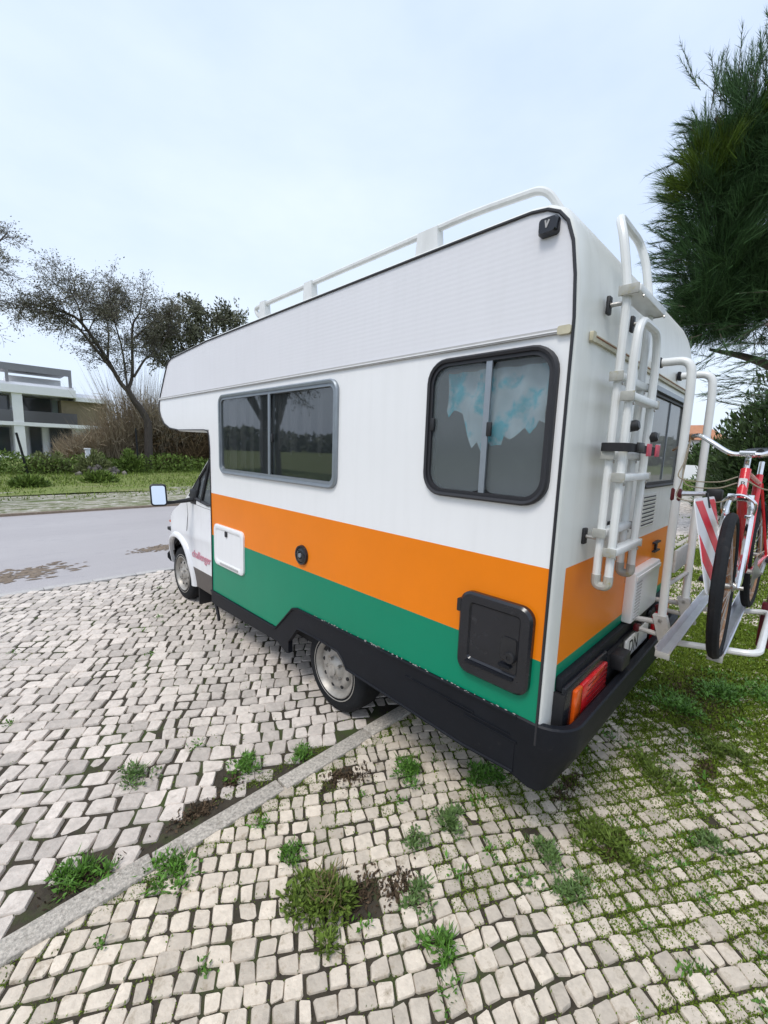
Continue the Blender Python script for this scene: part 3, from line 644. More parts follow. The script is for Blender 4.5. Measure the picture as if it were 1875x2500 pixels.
n = 6; flr.add([p for s in loops for p in s], [(k * n + i, k * n + i + 1, (k + 1) * n + i + 1, (k + 1) * n + i) for k in range(len(loops) - 1) for i in range(n - 1)])
flr.build('wheel_arch_flare', M['cabwhite'], cabL, smooth=60)
aw = MB(); aw.box(.32, .36, 2.5, 3.4, .1, .8); aw.box(.12, .34, 2.5, 3.4, .755, .79); aw.build('wheel_arch_liner', M['dark'], MH)
mf = MB(); mf.box(.12, .34, 2.475, 2.49, .07, .40); mf.build('mud_flap', M['black'], MH)
mf = MB(); mf.tube(smooth_path([(.03, 1.85, .46), (.03, 1.852, .36), (.025, 1.83, .28), (.02, 1.78, .20), (.02, 1.765, .14)], 5), [.016] * 20 + [.012], 6); mf.build('hanging_rubber_strip', M['black'], MH)
si = MB(); si.box(cabx(3.26, .88) - .006, cabx(3.26, .88) + .03, 3.23, 3.29, .865, .89, .004) ; si.build('side_indicator', M['amber'], cabL)
fb = MB(); fb.tube([CS(3.36, .43, -.0), CS(3.47, .44, -.01), (.42, 3.62, .45), (1.05, 3.76, .45), (1.68, 3.62, .45)], .085, 10); fb.build('front_bumper', M['plastic'], MH)
tm = Matrix(((0, 0, -1, .078), (-1, 0, 0, 2.535), (0, 1, 0, .606), (0, 0, 0, 1)))
text_mesh('challenger', .115, tm, M['logo'], 'side_lettering', cabL, extrude=.0012)
mi = MB(); mi.tube([(.11, 2.47, 1.23), (.03, 2.49, 1.215), (-.10, 2.50, 1.20), (-.19, 2.50, 1.20)], [.03, .022, .017, .02], 8); mi.box(.075, .13, 2.40, 2.56, 1.17, 1.33, .02)
hd = mi.build('wing_mirror', M['black'], MH)
mi = MB(); A = rr(-.318, -.178, 1.178, 1.388, .03); B = rr(-.31, -.186, 1.186, 1.38, .026); MMp = lambda u, v, d: (u - d * .3, 2.475 - d - .34 * (u + .248) + .16 * (v - 1.28), v)
mi.ring([[MMp(u, v, d) for u, v in P] for P, d in ((B, -.07), (A, -.05), (A, .0), (B, .006))]); mi.prism(B, MMp, -.07, -.002); mi.build('mirror_housing', M['black'], hd)
mi = MB(); mi.prism(rr(-.304, -.192, 1.192, 1.374, .02), MMp, -.001, .003); mi.build('mirror_glass', M['mirror'], hd)
# roof rails
for s in (0, 1):
    X = (lambda x: x) if s == 0 else (lambda x: W_ - x)
    rl = MB(); rl.tube(fillet([(X(.20), 1.02, 2.735), (X(.055), 1.02, 2.735), (X(.045), 1.08, 2.815), (X(.045), .1, 2.825), (X(.045), -.85, 2.832), (X(.06), -1.16, 2.822), (X(.09), -1.215, 2.735)], .12, 6), .0155, 8)
    rail = rl.build('roof_rail', M['tubewhite'], MH)
    for y0, y1 in ((-.66, -.54), (.33, .41), (.90, .97)):
        k = MB(); z = 2.822
        k.add([(X(.022), y0 - .01, 2.715), (X(.022), y1 + .01, 2.715), (X(.024), y1, z + .012), (X(.024), y0, z + .012), (X(.07), y0 - .01, 2.715), (X(.07), y1 + .01, 2.715), (X(.066), y1, z + .018), (X(.066), y0, z + .018)],
              [(0, 1, 2, 3), (4, 7, 6, 5), (0, 4, 5, 1), (1, 5, 6, 2), (2, 6, 7, 3), (3, 7, 4, 0)]); k.build('rail_bracket', M['tubewhite'], rail)
# rear window
rw = framed_window(MH, REAR, 1.075, 1.925, 1.635, 2.19, .06, .035, M['seam'], M['glassdark'], None, M['alu'], depth=.02, label='rear window behind the ladder')
MB().prism([(1.075, 2.175), (1.925, 2.175), (1.925, 2.2), (1.075, 2.2)], REAR, .0205, .026).build('upper_rail', M['alu'], rw)
MB().prism([(1.515, 1.68), (1.528, 1.68), (1.528, 2.15), (1.515, 2.15)], REAR, .001, .006).build('mullion', M['alu'], rw)
rcu = MB(); vs = []
for i in range(31):
    u = 1.10 + .8 * i / 30
    for j in range(7): vs.append((u, YB - .0005 + 0, 0)) if False else None
# louvre, vent, latch on the rear wall
lv = MB(); lv.prism(rr(1.13, 1.46, 1.38, 1.60, .01, 3), REAR, -.002, .006); louv = lv.build('louvre_vent', M['shell'], MH)
for k in range(8):
    z = 1.40 + k * .0235; q = MB(); q.add([REAR(1.155, z, .0065), REAR(1.435, z, .0065), REAR(1.435, z + .012, .013), REAR(1.155, z + .012, .013), REAR(1.155, z + .013, .0065), REAR(1.435, z + .013, .0065)], [(0, 1, 2, 3), (3, 2, 5, 4), (0, 3, 4), (1, 5, 2)]); q.build('louvre', M['shell'], louv)
    q = MB(); q.prism([(1.16, z + .0135), (1.43, z + .0135), (1.43, z + .0215), (1.16, z + .0215)], REAR, .0062, .007); q.build('louvre_slot', M['seam'], louv)
wv_ = MB(); wv_.box(1.0, 1.545, YB - .055, YB + .002, .872, 1.17, .012); vent = wv_.build('white_vent_cover', M['white'], MH)
for k in range(13):
    z = .895 + k * .019; MB().box(1.03, 1.13, YB - .0575, YB - .054, z, z + .006).build('vent_slot', M['trim'], vent)
MB().box(1.01, 1.535, YB - .0615, YB - .055, 1.125, 1.15, .002).build('vent_lip', M['white'], vent)
sm = MB(); sm.prism([(.985, .87), (.990, .87), (.990, 1.345), (.985, 1.345)], REAR, .0, .002); sm.build('locker_seam', M['seam'], MH)
sm = MB(); sm.prism(rr(1.52, 1.66, 1.262, 1.274, .004, 2), REAR, 0, .02); sm.prism(rr(1.53, 1.66, 1.205, 1.216, .004, 2), REAR, 0, .02); sm.prism(rr(1.575, 1.605, 1.205, 1.274, .004, 2), REAR, 0, .014); sm.build('latch', M['seam'], MH)
# ladder: fixed part with roof hoop, folding part in front of it
ld = thing('ladder', '', '', (.43, -1.43, 1.3)); del ld['label']; del ld['category']; ld.parent = MH; ld.location = Vector((.43, -1.43, 1.3)) - MH.location
def lad(mb, name, m, **k):
    o = mb.build(name, m, **k); o.parent = ld; o.location = (-.43, 1.43, -1.3); return o
XL, XR, YF, YO = .27, .59, -1.428, -1.476
q = MB(); q.tube(fillet([(XL, YF, 1.30), (XL, YF, 2.45), (XL, -1.39, 2.66), (XL + .02, -1.36, 2.745), (XR - .02, -1.36, 2.745), (XR, -1.39, 2.66), (XR, YF, 2.45), (XR, YF, 1.30)], .07, 6), .0165, 10); lad(q, 'fixed_rail', M['tubewhite'])
q = MB(); q.tube(fillet([(XL, YO, 1.30), (XL, YO, 2.22), (XL + .03, YO, 2.345), (XR - .03, YO, 2.345), (XR, YO, 2.22), (XR, YO, 1.30)], .10, 7), .0165, 10); lad(q, 'folding_rail', M['tubewhite'])
for y, zs in ((YF, (2.442, 2.123, 1.814, 1.49)), (YO, (2.044, 1.725, 1.415))):
    for z in zs:
        big = y == YF and z > 2.4; d = .045 if big else .024
        q = MB(); q.box(XL - .03, XR + .03, y - d + (-.01 if big else 0), y + .022, z - .016, z + .016, .008); st = lad(q, 'step', M['tubewhite'])
        for xx in (XL - .034, XR + .026):
            c = MB(); c.box(xx, xx + .008, y - d - .003, y + .025, z - .019, z + .019, .003); lad(c, 'step_end_cap', M['capgrey'])
        for xx in (XL, XR):
            c = MB(); c.lathe([(0, .005), (.006, .004), (.007, 0)], (xx, y - .0165 - (.0 if not big else .04), z - .026), (0, -1, 0), 8); lad(c, 'bolt', M['steel'])
for xx in (XL, XR):
    q = MB(); q.tube(fillet([(xx, YF, 1.31), (xx, YF, 1.262), (xx, YO, 1.262), (xx, YO, 1.31)], .02, 5), .019, 10); lad(q, 'hinge_elbow', M['capgrey'])
    for z in (1.465, 2.405):
        q = MB(); q.tube([(xx, YB, z), (xx, YF, z)], .009, 8); lad(q, 'standoff', M['steel'])
        q = MB(); q.box(xx - .018, xx + .018, YB - .014, YB + .001, z - .035, z + .035, .005); lad(q, 'wall_foot', M['black'])
for xx, z in ((XL + .01, 1.93), (XR, 1.90)):
    q = MB(); q.lathe([(.0, .03), (.016, .03), (.022, .022), (.022, -.01), (.0, -.012)], (xx + .012, YO - .012, z), (0, -1, .2), 14); lad(q, 'rubber_knob', M['black'])
# strap round the ladder: a thing of its own
st = thing('strap', 'black webbing strap with pink ends wound round the ladder rails', 'strap', (.43, -1.46, 1.84))
q = MB(); lp_ = rr(XL - .045, XR + .06, -1.512, -1.398, .03, 5); q.ring([[(x, y, 1.862 - .02 * (x - XL)) for x, y in lp_], [(x, y, 1.828 - .02 * (x - XL)) for x, y in lp_]]); q.build('webbing', M['blackstrap'], st)
for xx in (.46, .60): MB().box(xx, xx + .055, -1.52, -1.511, 1.815, 1.868, .003).build('pink_tab', M['pinkstrap'], st)
MB().box(.3, .38, -1.525, -1.512, 1.83, 1.868, .004).build('buckle', M['black'], st)
# bicycle rack
rk = thing('bicycle_rack', '', '', (1.4, -1.5, .9)); del rk['label']; del rk['category']; rk.parent = MH; rk.location = Vector((1.4, -1.5, .9)) - MH.location
def rck(mb, name, m, **k):
    o = mb.build(name, m, **k); o.parent = rk; o.location = (-1.4, 1.5, -.9); return o
for xx, yy in ((1.125, -1.520), (1.62, -1.545)):
    q = MB(); q.tube(fillet([(xx, YB, 2.325), (xx, yy + .01, 2.325), (xx, yy, 2.2), (xx, yy - .004, 1.35), (xx, yy - .012, .93)], .08, 7), .0215, 12); rck(q, 'upright_tube', M['tubewhite'])
    q = MB(); q.box(xx - .03, xx + .03, YB - .02, YB, 2.30, 2.35, .006); rck(q, 'wall_foot', M['plastic'])
    q = MB(); q.tube([(xx, YB, .872), (xx, yy + .0, .89)], .016, 10); q.tube([(xx, YB - .06, .822), (xx, yy - .02, .818)], .0145, 10); rck(q, 'lower_arm', M['tubegrey'])
    q = MB(); q.add([(xx - .024, yy + .03, .93), (xx - .024, yy - .035, .935), (xx - .024, yy - .085, .775), (xx - .024, yy - .02, .765), (xx + .024, yy + .03, .93), (xx + .024, yy - .035, .935), (xx + .024, yy - .085, .775), (xx + .024, yy - .02, .765)], [(0, 1, 2, 3), (4, 7, 6, 5), (0, 4, 5, 1), (1, 5, 6, 2), (2, 6, 7, 3), (3, 7, 4, 0)]); rck(q, 'joint_plate', M['tubegrey'])
    for yy_, zz_ in ((yy - .01, .91), (yy - .05, .80)):
        q = MB(); q.lathe([(0, .007), (.009, .006), (.010, 0)], (xx - .024, yy_, zz_), (-1, 0, 0), 8); rck(q, 'bolt', M['steel'])
    q = MB(); q.box(xx - .025, xx + .025, YB - .075, YB - .045, .805, .845, .006); rck(q, 'clamp', M['darkred'])
q = MB(); q.tube([(1.125, -1.524, 1.10), (1.62, -1.55, 1.10)], .012, 8); q.box(1.2, 1.52, -1.55, -1.535, 1.17, 1.30, .004) ; rck(q, 'cross_bar', M['tubegrey'])
q = MB(); q.box(1.105, 1.15, -1.545, -1.497, 1.585, 1.655, .008); rck(q, 'red_clamp', M['darkred'])
q = MB(); q.tube([(1.13, -1.53, 1.625), (1.18, -1.60, 1.628), (1.22, -1.66, 1.632)], .013, 8); rck(q, 'holding_arm', M['alubright'])
q = MB(); q.box(1.19, 1.25, -1.71, -1.64, 1.60, 1.66, .012); rck(q, 'arm_clamp', M['black'])
q = MB(); q.tube(fillet([(1.10, -1.56, .80), (1.12, -1.955, .86), (1.95, -1.955, .87), (1.90, -1.60, .80)], .07, 7), .017, 10); rck(q, 'platform_tube', M['tubewhite'])
def tray(y, x0, x1, z):
    q = MB(); sec = [(-.035, .036), (-.029, .038), (-.014, .004), (.014, .004), (.029, .038), (.035, .036), (.020, -.008), (-.020, -.008)]
    lo = [[(x, y + a, z + b_) for a, b_ in sec] for x in (x0, x0 + .02, (x0 + x1) / 2, x1)]; q.add([p for l_ in lo for p in l_], [(k * 8 + i, k * 8 + (i + 1) % 8, k * 8 + 8 + (i + 1) % 8, k * 8 + 8 + i) for k in range(3) for i in range(8)] + [tuple(range(8)), tuple(range(24, 32))[::-1]])
    rck(q, 'wheel_tray', M['alubright'], smooth=20)
    c = MB(); c.box(x0 - .005, x0, y - .030, y + .030, z - .01, z + .020, .002); rck(c, 'tray_end_cap', M['capgrey'])
tray(-1.635, .66, 1.98, .885); tray(-1.815, .80, 2.4, .893)
q = MB(); q.box(1.97, 2.02, -1.99, -1.91, .62, .92, .01); q.box(1.985, 2.015, -1.985, -1.93, .92, 1.0, .01); rck(q, 'lamp_board_end', M['darkred'])

# red and white warning panel hanging on the rack
wp = thing('warning_panel', 'red and white striped warning panel hanging beside the bicycle wheel', 'warning sign', (.73, -1.71, 1.5))
O = Vector((.475, -1.700, 1.651)); Ux = Vector((.998, -.012, -.03)).normalized(); Vd = Vector((.012, -.21, -.97)).normalized(); Nn = Ux.cross(Vd)
if Nn.y > 0: Nn = -Nn
WP = lambda u, v, d: tuple(O + Ux * u + Vd * v + Nn * d)
q = MB(); q.prism(rr(0, .5, 0, .40, .03, 4), WP, -.003, 0); q.build('white_sheet', M['reflwhite'], wp)
def clip_stripe(a, b_):
    P = [(.012, .012), (.488, .012), (.488, .388), (.012, .388)]
    for sg, c in ((1, a), (-1, -b_)):
        out = []
        for i in range(len(P)):
            p, r_ = P[i], P[(i + 1) % len(P)]; fp = sg * (p[1] - p[0] * .8) - c; fr_ = sg * (r_[1] - r_[0] * .8) - c
            if fp >= 0: out.append(p)
            if fp * fr_ < 0: t = fp / (fp - fr_); out.append((p[0] + (r_[0] - p[0]) * t, p[1] + (r_[1] - p[1]) * t))
        P = out
    return P
for a, b_ in ((-.36, -.25), (-.12, .0), (.14, .25)):
    P = clip_stripe(a, b_)
    if len(P) > 2: q = MB(); q.prism(P, WP, .0, .0015); q.build('red_stripe', M['reflred'], wp)
q = MB(); q.tube([WP(.3, -.02, .0), WP(.3, .05, .002)], .006, 6); q.build('hook', M['black'], wp)

# ------------------------------------------------------------------ bicycle
bk = thing('bicycle', 'old red bicycle with a rusty front rim standing on the rear rack', 'bicycle', (1.4, -1.82, .9))
BO = Vector((.85, -1.802, 1.235)); bd = Vector((cos(R(-2.0)), sin(R(-2.0)), 0)); bl = Vector((-bd.y, bd.x, 0))
def BP(f, s, z): return BO + bd * f + bl * (s + (z) * .03) + Vector((0, 0, z))
def bwheel(f, nm_t, steer=0.):
    c = BP(f, 0, 0); d = Vector((cos(R(-2 + steer)), sin(R(-2 + steer)), 0)); ax = Vector((-d.y, d.x, .0)) + Vector((0, 0, -.03)); ax.normalize(); r = .318
    Uu = d; Ww = ax.cross(Uu) * -1
    wh = thing('wheel', '', '', c); del wh['label']; del wh['category']; wh.parent = bk; wh.location = c - bk.location
    def put(mb, n, m, **k): o = mb.build(n, m, **k); o.parent = wh; o.location = -c
    ring = lambda rad: [c + (Uu * cos(2 * pi * i / 48) + Ww * sin(2 * pi * i / 48)) * rad for i in range(48)]
    q = MB(); q.tube(ring(r), .0235, 8, closed=True); put(q, 'tyre', M['tyre'])
    q = MB(); q.lathe([(r - .018, .012), (r - .030, .012), (r - .036, 0), (r - .030, -.012), (r - .018, -.012)], c, ax, 48); put(q, 'rim', M['rustrim'])
    q = MB()
    for i in range(32):
        a = 2 * pi * i / 32; s_ = (-1) ** i * .028; a2 = a + (.35 if i % 4 < 2 else -.35)
        q.tube([c + ax * s_ + (Uu * cos(a2) + Ww * sin(a2)) * .02, c + (Uu * cos(a) + Ww * sin(a)) * (r - .03)], .0013, 3, caps=False)
    put(q, 'spoke', M['steel'], smooth=0)
    q = MB(); q.lathe([(.005, .07), (.009, .07), (.009, .045), (.022, .034), (.013, .025), (.013, -.025), (.022, -.034), (.009, -.045), (.009, -.07), (.005, -.07)], c, ax, 14); put(q, 'hub', M['steel'])
bwheel(0, 'f', 3.6); bwheel(1.04, 'r')
CR = BP(.21, 0, .405); HT = BP(.165, 0, .52); HT = BP(.255, 0, .505)
head_b = BP(.20, 0, .40); head_t = BP(.265, 0, .535); bb = BP(.60, 0, -.03); seat_t = BP(.82, 0, .50); rax = BP(1.04, 0, 0)
q = MB()
for s in (-1, 1):
    q.tube(smooth_path([head_b + bl * s * .02, head_b + bl * s * .045 + Vector((0, 0, -.04)), BP(.07, s * .05, .14), BP(0, s * .05, 0)], 5), [.014] * 15 + [.009], 8)
q.tube([head_b + bl * -.05, head_b + bl * .05], .016, 8); q.build('fork', M['chrome'], bk)
q = MB(); q.tube([head_b - (head_t - head_b) * .05, head_t], .021, 12); hb_ = q.build('head_tube', M['bikered'], bk)
fwd = -bd
bc = (head_b + head_t) / 2 + fwd * .0225
q = MB(); q.prism(rr(-.016, .016, -.022, .026, .006, 3), lambda u, v, d: tuple(bc + bl * u * -1 + Vector((.04 * v, 0, v)) + fwd * d), -.004, .001); q.build('badge', M['reflwhite'], hb_)
Mb = Matrix((( -bl.x, .03, fwd.x, 0), (-bl.y, 0, fwd.y, 0), (0, 1, 0, 0), (0, 0, 0, 1))); Mb.translation = bc + fwd * .0015 + bl * .010 + Vector((0, 0, -.014))
text_mesh('B', .036, Mb, M['ink'], 'badge_letter', hb_, extrude=.0005)
q = MB(); q.tube([head_b + (head_t - head_b) * .2, bb], .021, 10); q.tube([head_t - (head_t - head_b) * .12, seat_t - Vector((0, 0, .05))], .0175, 10); q.tube([bb, seat_t], .0175, 10)
for s in (-1, 1): q.tube([bb + bl * s * .03, rax + bl * s * .055], .010, 8); q.tube([seat_t - Vector((0, 0, .05)) + bl * s * .015, rax + bl * s * .055], .008, 8)
q.build('frame', M['bikered'], bk)
stem_t = BP(.30, 0, .60)
q = MB(); q.tube([head_t, stem_t + bd * .0], .0125, 10); q.tube([stem_t, stem_t + fwd * .05 + Vector((0, 0, .01))], .014, 8); q.build('stem', M['chrome'], bk)
bar0 = stem_t + fwd * .05 + Vector((0, 0, .012))
q = MB()
for s in (-1, 1):
    q.tube(smooth_path([bar0, bar0 + bl * s * .065, bar0 + bl * s * .15 + Vector((0, 0, .055)) + bd * .01, bar0 + bl * s * .205 + Vector((0, 0, .088)) + bd * .03, bar0 + bl * s * .25 + Vector((0, 0, .086)) + bd * .07], 6), .0115, 8)
q.tube([bar0 + bl * -.03, bar0 + bl * .03], .0165, 10); q.build('handlebar', M['chrome'], bk)
for s in (-1, 1):
    p0 = bar0 + bl * s * .25 + Vector((0, 0, .086)) + bd * .07; q = MB(); q.tube([p0, p0 + bl * s * .05 + bd * .09 - Vector((0, 0, .025))], .016, 10); q.build('grip', M['black'], bk)
    q = MB(); q.tube([p0 + Vector((0, 0, -.012)), p0 + bl * s * .02 + Vector((0, 0, -.035)) + fwd * .02, p0 + bl * s * .09 + bd * .06 - Vector((0, 0, .075))], .006, 6); q.box(p0.x - .012, p0.x + .012, p0.y - .012, p0.y + .012, p0.z - .02, p0.z + .012, .003); q.build('brake_lever', M['rustrim'], bk)
q = MB()
for k, (s, dz, dy) in enumerate(((1, .0, .20), (1, -.03, .17), (1, -.10, .2), (-1, -.02, .15))):
    p0 = bar0 + bl * s * .25 + Vector((0, 0, .07)) + bd * .06; e = head_b + Vector((0, 0, .10 + dz)) + fwd * .02 + bl * s * .02
    q.tube(smooth_path([p0, p0 + fwd * .12 + Vector((0, 0, -.12 + dz)) + bl * s * -.01, BP(.08, s * (dy + .03), .48 + dz), BP(.13, s * .09, .47 + dz), e], 6), .0032, 5)
q.build('brake_cable', M['cable'], bk)
q = MB(); q.tube(smooth_path([head_b + fwd * .02 + bl * .055 + Vector((0, 0, -.09)), head_b + fwd * .035 + bl * .06 + Vector((0, 0, -.02)), head_b + fwd * .035 + Vector((0, 0, .015)), head_b + fwd * .035 - bl * .06 + Vector((0, 0, -.02)), head_b + fwd * .02 - bl * .055 + Vector((0, 0, -.09))], 6), .007, 6)
for s in (-1, 1): p = head_b + fwd * .02 + bl * s * .04 + Vector((0, 0, -.085)); q.box(p.x - .025, p.x + .02, p.y - .012, p.y + .012, p.z - .01, p.z + .008, .003)
q.build('brake_caliper', M['chrome'], bk)
sp = BP(.86, 0, .575)
q = MB(); q.tube([seat_t, sp], .0125, 8); q.build('seat_post', M['chrome'], bk)
q = MB(); lo = []
for t_, wd, zz_ in ((-.15, .018, .035), (-.10, .026, .04), (-.02, .04, .038), (.06, .085, .045), (.11, .10, .05), (.135, .07, .045)):
    lo.append([sp + bd * t_ + bl * (wd * cos(2 * pi * i / 12)) + Vector((0, 0, zz_ + .02 + (.018 if sin(2 * pi * i / 12) > 0 else .035) * sin(2 * pi * i / 12))) for i in range(12)])
q.ring(lo); q.add(lo[0], [tuple(range(12))]); q.add(lo[-1], [tuple(range(12))[::-1]]); q.build('saddle', M['saddle'], bk, smooth=60)
q = MB(); q.lathe([(.05, .0), (.09, .002), (.092, .005), (.05, .006), (.012, .03), (.0, .03)], bb - bl * .045, tuple(-bl), 28); q.tube([bb + bl * .07, bb - bl * .075], .014, 8); cw = q.build('chainring', M['steel'], bk)
for s, a in ((-1, 1), (1, -1)):
    e = bb + bl * s * .075 + Vector((0, 0, .155 * a)) * .35 + fwd * .15 * (-a)
    q = MB(); q.tube([bb + bl * s * .075, e], .010, 6); q.build('crank_arm', M['steel'], bk)
    q = MB(); q.box(e.x - .04, e.x + .04, min(e.y, e.y + s * .09), max(e.y, e.y + s * .09), e.z - .012, e.z + .012, .004); q.build('pedal', M['black'], bk)
q = MB(); q.tube([bb - bl * .045 + Vector((0, 0, .09)), rax - bl * .045 + Vector((0, 0, .03))], .004, 5); q.tube([bb - bl * .045 - Vector((0, 0, .09)), rax - bl * .045 - Vector((0, 0, .03))], .004, 5); q.build('chain', M['rustrim'], bk)

# ------------------------------------------------------------------ vegetation helpers
def leafobj(name, C, D, U, ln, wd, m, parent=None, tri=False):
    """arrays: centres, direction, side vectors, lengths, widths -> one mesh of leaf faces"""
    k = len(C); D = D / (np.linalg.norm(D, axis=1, keepdims=True) + 1e-9); S_ = np.cross(D, U); S_ /= (np.linalg.norm(S_, axis=1, keepdims=True) + 1e-9)
    ln = np.broadcast_to(np.asarray(ln, float), (k,))[:, None]; wd = np.broadcast_to(np.asarray(wd, float), (k,))[:, None]
    if tri: V = np.stack([C - S_ * wd, C + S_ * wd, C + D * ln], 1); n = 3
    else: V = np.stack([C, C + D * ln * .5 + S_ * wd, C + D * ln, C + D * ln * .5 - S_ * wd], 1); n = 4
    me = bpy.data.meshes.new(name); me.vertices.add(k * n); me.vertices.foreach_set('co', V.astype(np.float32).ravel())
    me.loops.add(k * n); me.loops.foreach_set('vertex_index', np.arange(k * n, dtype=np.int32)); me.polygons.add(k)
    me.polygons.foreach_set('loop_start', np.arange(k, dtype=np.int32) * n); me.polygons.foreach_set('loop_total', np.full(k, n, np.int32)); me.update(calc_edges=True)
    me.materials.append(m); o = bpy.data.objects.new(name, me); COL.objects.link(o)
    if parent: adopt(o, parent)
    return o
def rnd(k): v_ = rng.normal(size=(k, 3)); return v_ / np.linalg.norm(v_, axis=1, keepdims=True)
def vnoise(x, y, seed=0):
    """smooth 2D value noise in 0..1"""
    r = np.random.default_rng(seed); T = r.random((64, 64)); xi = np.floor(x).astype(int); yi = np.floor(y).astype(int); fx = x - xi; fy = y - yi
    fx = fx * fx * (3 - 2 * fx); fy = fy * fy * (3 - 2 * fy); g = lambda a, b_: T[a % 64, b_ % 64]
    return (g(xi, yi) * (1 - fx) + g(xi + 1, yi) * fx) * (1 - fy) + (g(xi, yi + 1) * (1 - fx) + g(xi + 1, yi + 1) * fx) * fy

# ------------------------------------------------------------------ weeds in the joints
MOSS = [(.32, -1.56, .26, .10, .34), (.05, -1.30, .12, .05, .22), (1.25, -1.50, .40, .10, .32), (2.3, -1.62, .7, .25, .35), (.75, -1.78, .22, .08, .28), (1.6, -1.9, .5, .10, .28), (.18, -1.72, .15, .06, .25), (-.45, -.60, .12, .05, .18), (-.25, -1.22, .14, .05, .2), (.9, -1.2, .3, .08, .25)]
def density(x, y):
    n1 = vnoise(x * 1.7 + 9, y * 2.1 + 4, 1) * .5 + vnoise(x * 4.5, y * 5.5, 2) * .35 + vnoise(x * 12, y * 13, 3) * .15
    right = np.clip((x + .5) / 2.2, 0, 1) * (y < -.5)
    d = np.where(y < -.2, .15 + .26 * right, .035)
    d = d + np.where((np.abs(y + .215) < .13), .18, 0) + np.where((x > 1.7) & (y < -1.3) & (y > -2.4), .20, 0) + np.where((x > .9) & (y < -1.75), .05, 0)
    for bx, by, rx, ry, w_ in MOSS: d = d + w_ * np.exp(-((x - bx) / rx) ** 2 - ((y - by) / ry) ** 2)
    return np.clip((n1 - .60 + d) * 3.4, 0, 1) ** 1.2
def scatter(n, x0, x1, y0, y1, th):
    x = rng.uniform(x0, x1, n); y = rng.uniform(y0, y1, n); k = rng.random(n) < np.clip((density(x, y) - th) * 3.5, 0, 1); return x[k], y[k]
EP = []
for S_, per in ((S1, 1.), (S2, 2.6)):
    for c, vs_, fs_, tn in S_:
        if c.x > 9: continue
        nn = per * (1 + 1.4 * (c.x < 3.5)); nn = int(nn) + (random.random() < nn % 1)
        for _ in range(nn * 8):
            i = random.randrange(8); t_ = random.random(); a, b_ = vs_[8 + i], vs_[8 + (i + 1) % 8]; EP.append((a[0] + (b_[0] - a[0]) * t_, a[1] + (b_[1] - a[1]) * t_))
EP = np.array(EP) + rng.normal(0, .004, (len(EP), 2)); kk = rng.random(len(EP)) < np.clip(density(EP[:, 0], EP[:, 1]) * 1.5 + .10, 0, 1); EP = EP[kk]
x1_, y1_ = scatter(560000, -2.2, 4.5, -2.4, -.05, .60); x2_, y2_ = scatter(60000, -2.6, 2, -.1, 4.2, .5); x3_, y3_ = scatter(50000, 4.5, 16, -3.4, 4.2, .2)
xs = np.concatenate([x1_, x2_, x3_, EP[:, 0]]); ys = np.concatenate([y1_, y2_, y3_, EP[:, 1]]); k = len(xs)
D = rnd(k) * .9 + np.array([0, 0, .6]); far = np.clip(.62 + xs / 4, .55, 3); keepm = ~((np.abs(ys + .225) < .045) & (rng.random(k) < .93)); xs, ys, D, far = xs[keepm], ys[keepm], D[keepm], far[keepm]; k = len(xs)
o = leafobj('moss_and_grass', np.stack([xs, ys, np.full(k, -.012) + rng.random(k) * .012], 1), D, rnd(k), rng.uniform(.008, .028, k) * far, rng.uniform(.0022, .0055, k) * far, M['moss'])
tag(o, 'low moss and grass growing in the joints of the cobbles', 'ground cover', kind='stuff')

P_ = EP[rng.random(len(EP)) < .0022]; P_ = P_[np.abs(P_[:, 1] + .225) > .05]; nl = 26; k = len(P_) * nl; sz = np.repeat(rng.uniform(.5, 1.5, len(P_)), nl) * .028
Q = np.repeat(P_, nl, 0) + rng.normal(0, 1, (k, 2)) * sz[:, None] * .55
o = leafobj('seedlings', np.stack([Q[:, 0], Q[:, 1], -.006 + rng.random(k) * .022], 1), rnd(k) + np.array([0, 0, .7]), rnd(k) * .6 + np.array([0, 0, 1.]), rng.uniform(.3, 1., k) * sz, rng.uniform(.08, .2, k) * sz, M['weed']); tag(o, 'small seedlings and grass tufts rooted along the joints', 'ground cover', kind='stuff')
M['litter'] = mat('brown_leaf_litter', (.075, .052, .032), .85, island=.6, spec=.15)
LC = []
for a, b_, c, d in HOLES + [(-.46, -1.02, .10, .10), (-.2, -.45, .12, .06), (.6, -1.3, .2, .06)]:
    nn = int(9000 * c * d * 6); q_ = rng.normal(0, .45, (nn, 2)) * np.array([c, d]) + np.array([a, b_]); LC.append(q_)
LC = np.concatenate(LC); LC = LC[np.abs(LC[:, 1] + .225) > .05]; k = len(LC)
o = leafobj('leaf_litter', np.stack([LC[:, 0], LC[:, 1], -.010 + rng.random(k) * .014], 1), rnd(k) + np.array([0, 0, .1]), rnd(k) * .4 + np.array([0, 0, 1.]), rng.uniform(.008, .034, k), rng.uniform(.002, .007, k), M['litter']); tag(o, 'dark leaf litter and crumbs lying where setts are missing', 'leaf litter', kind='stuff')

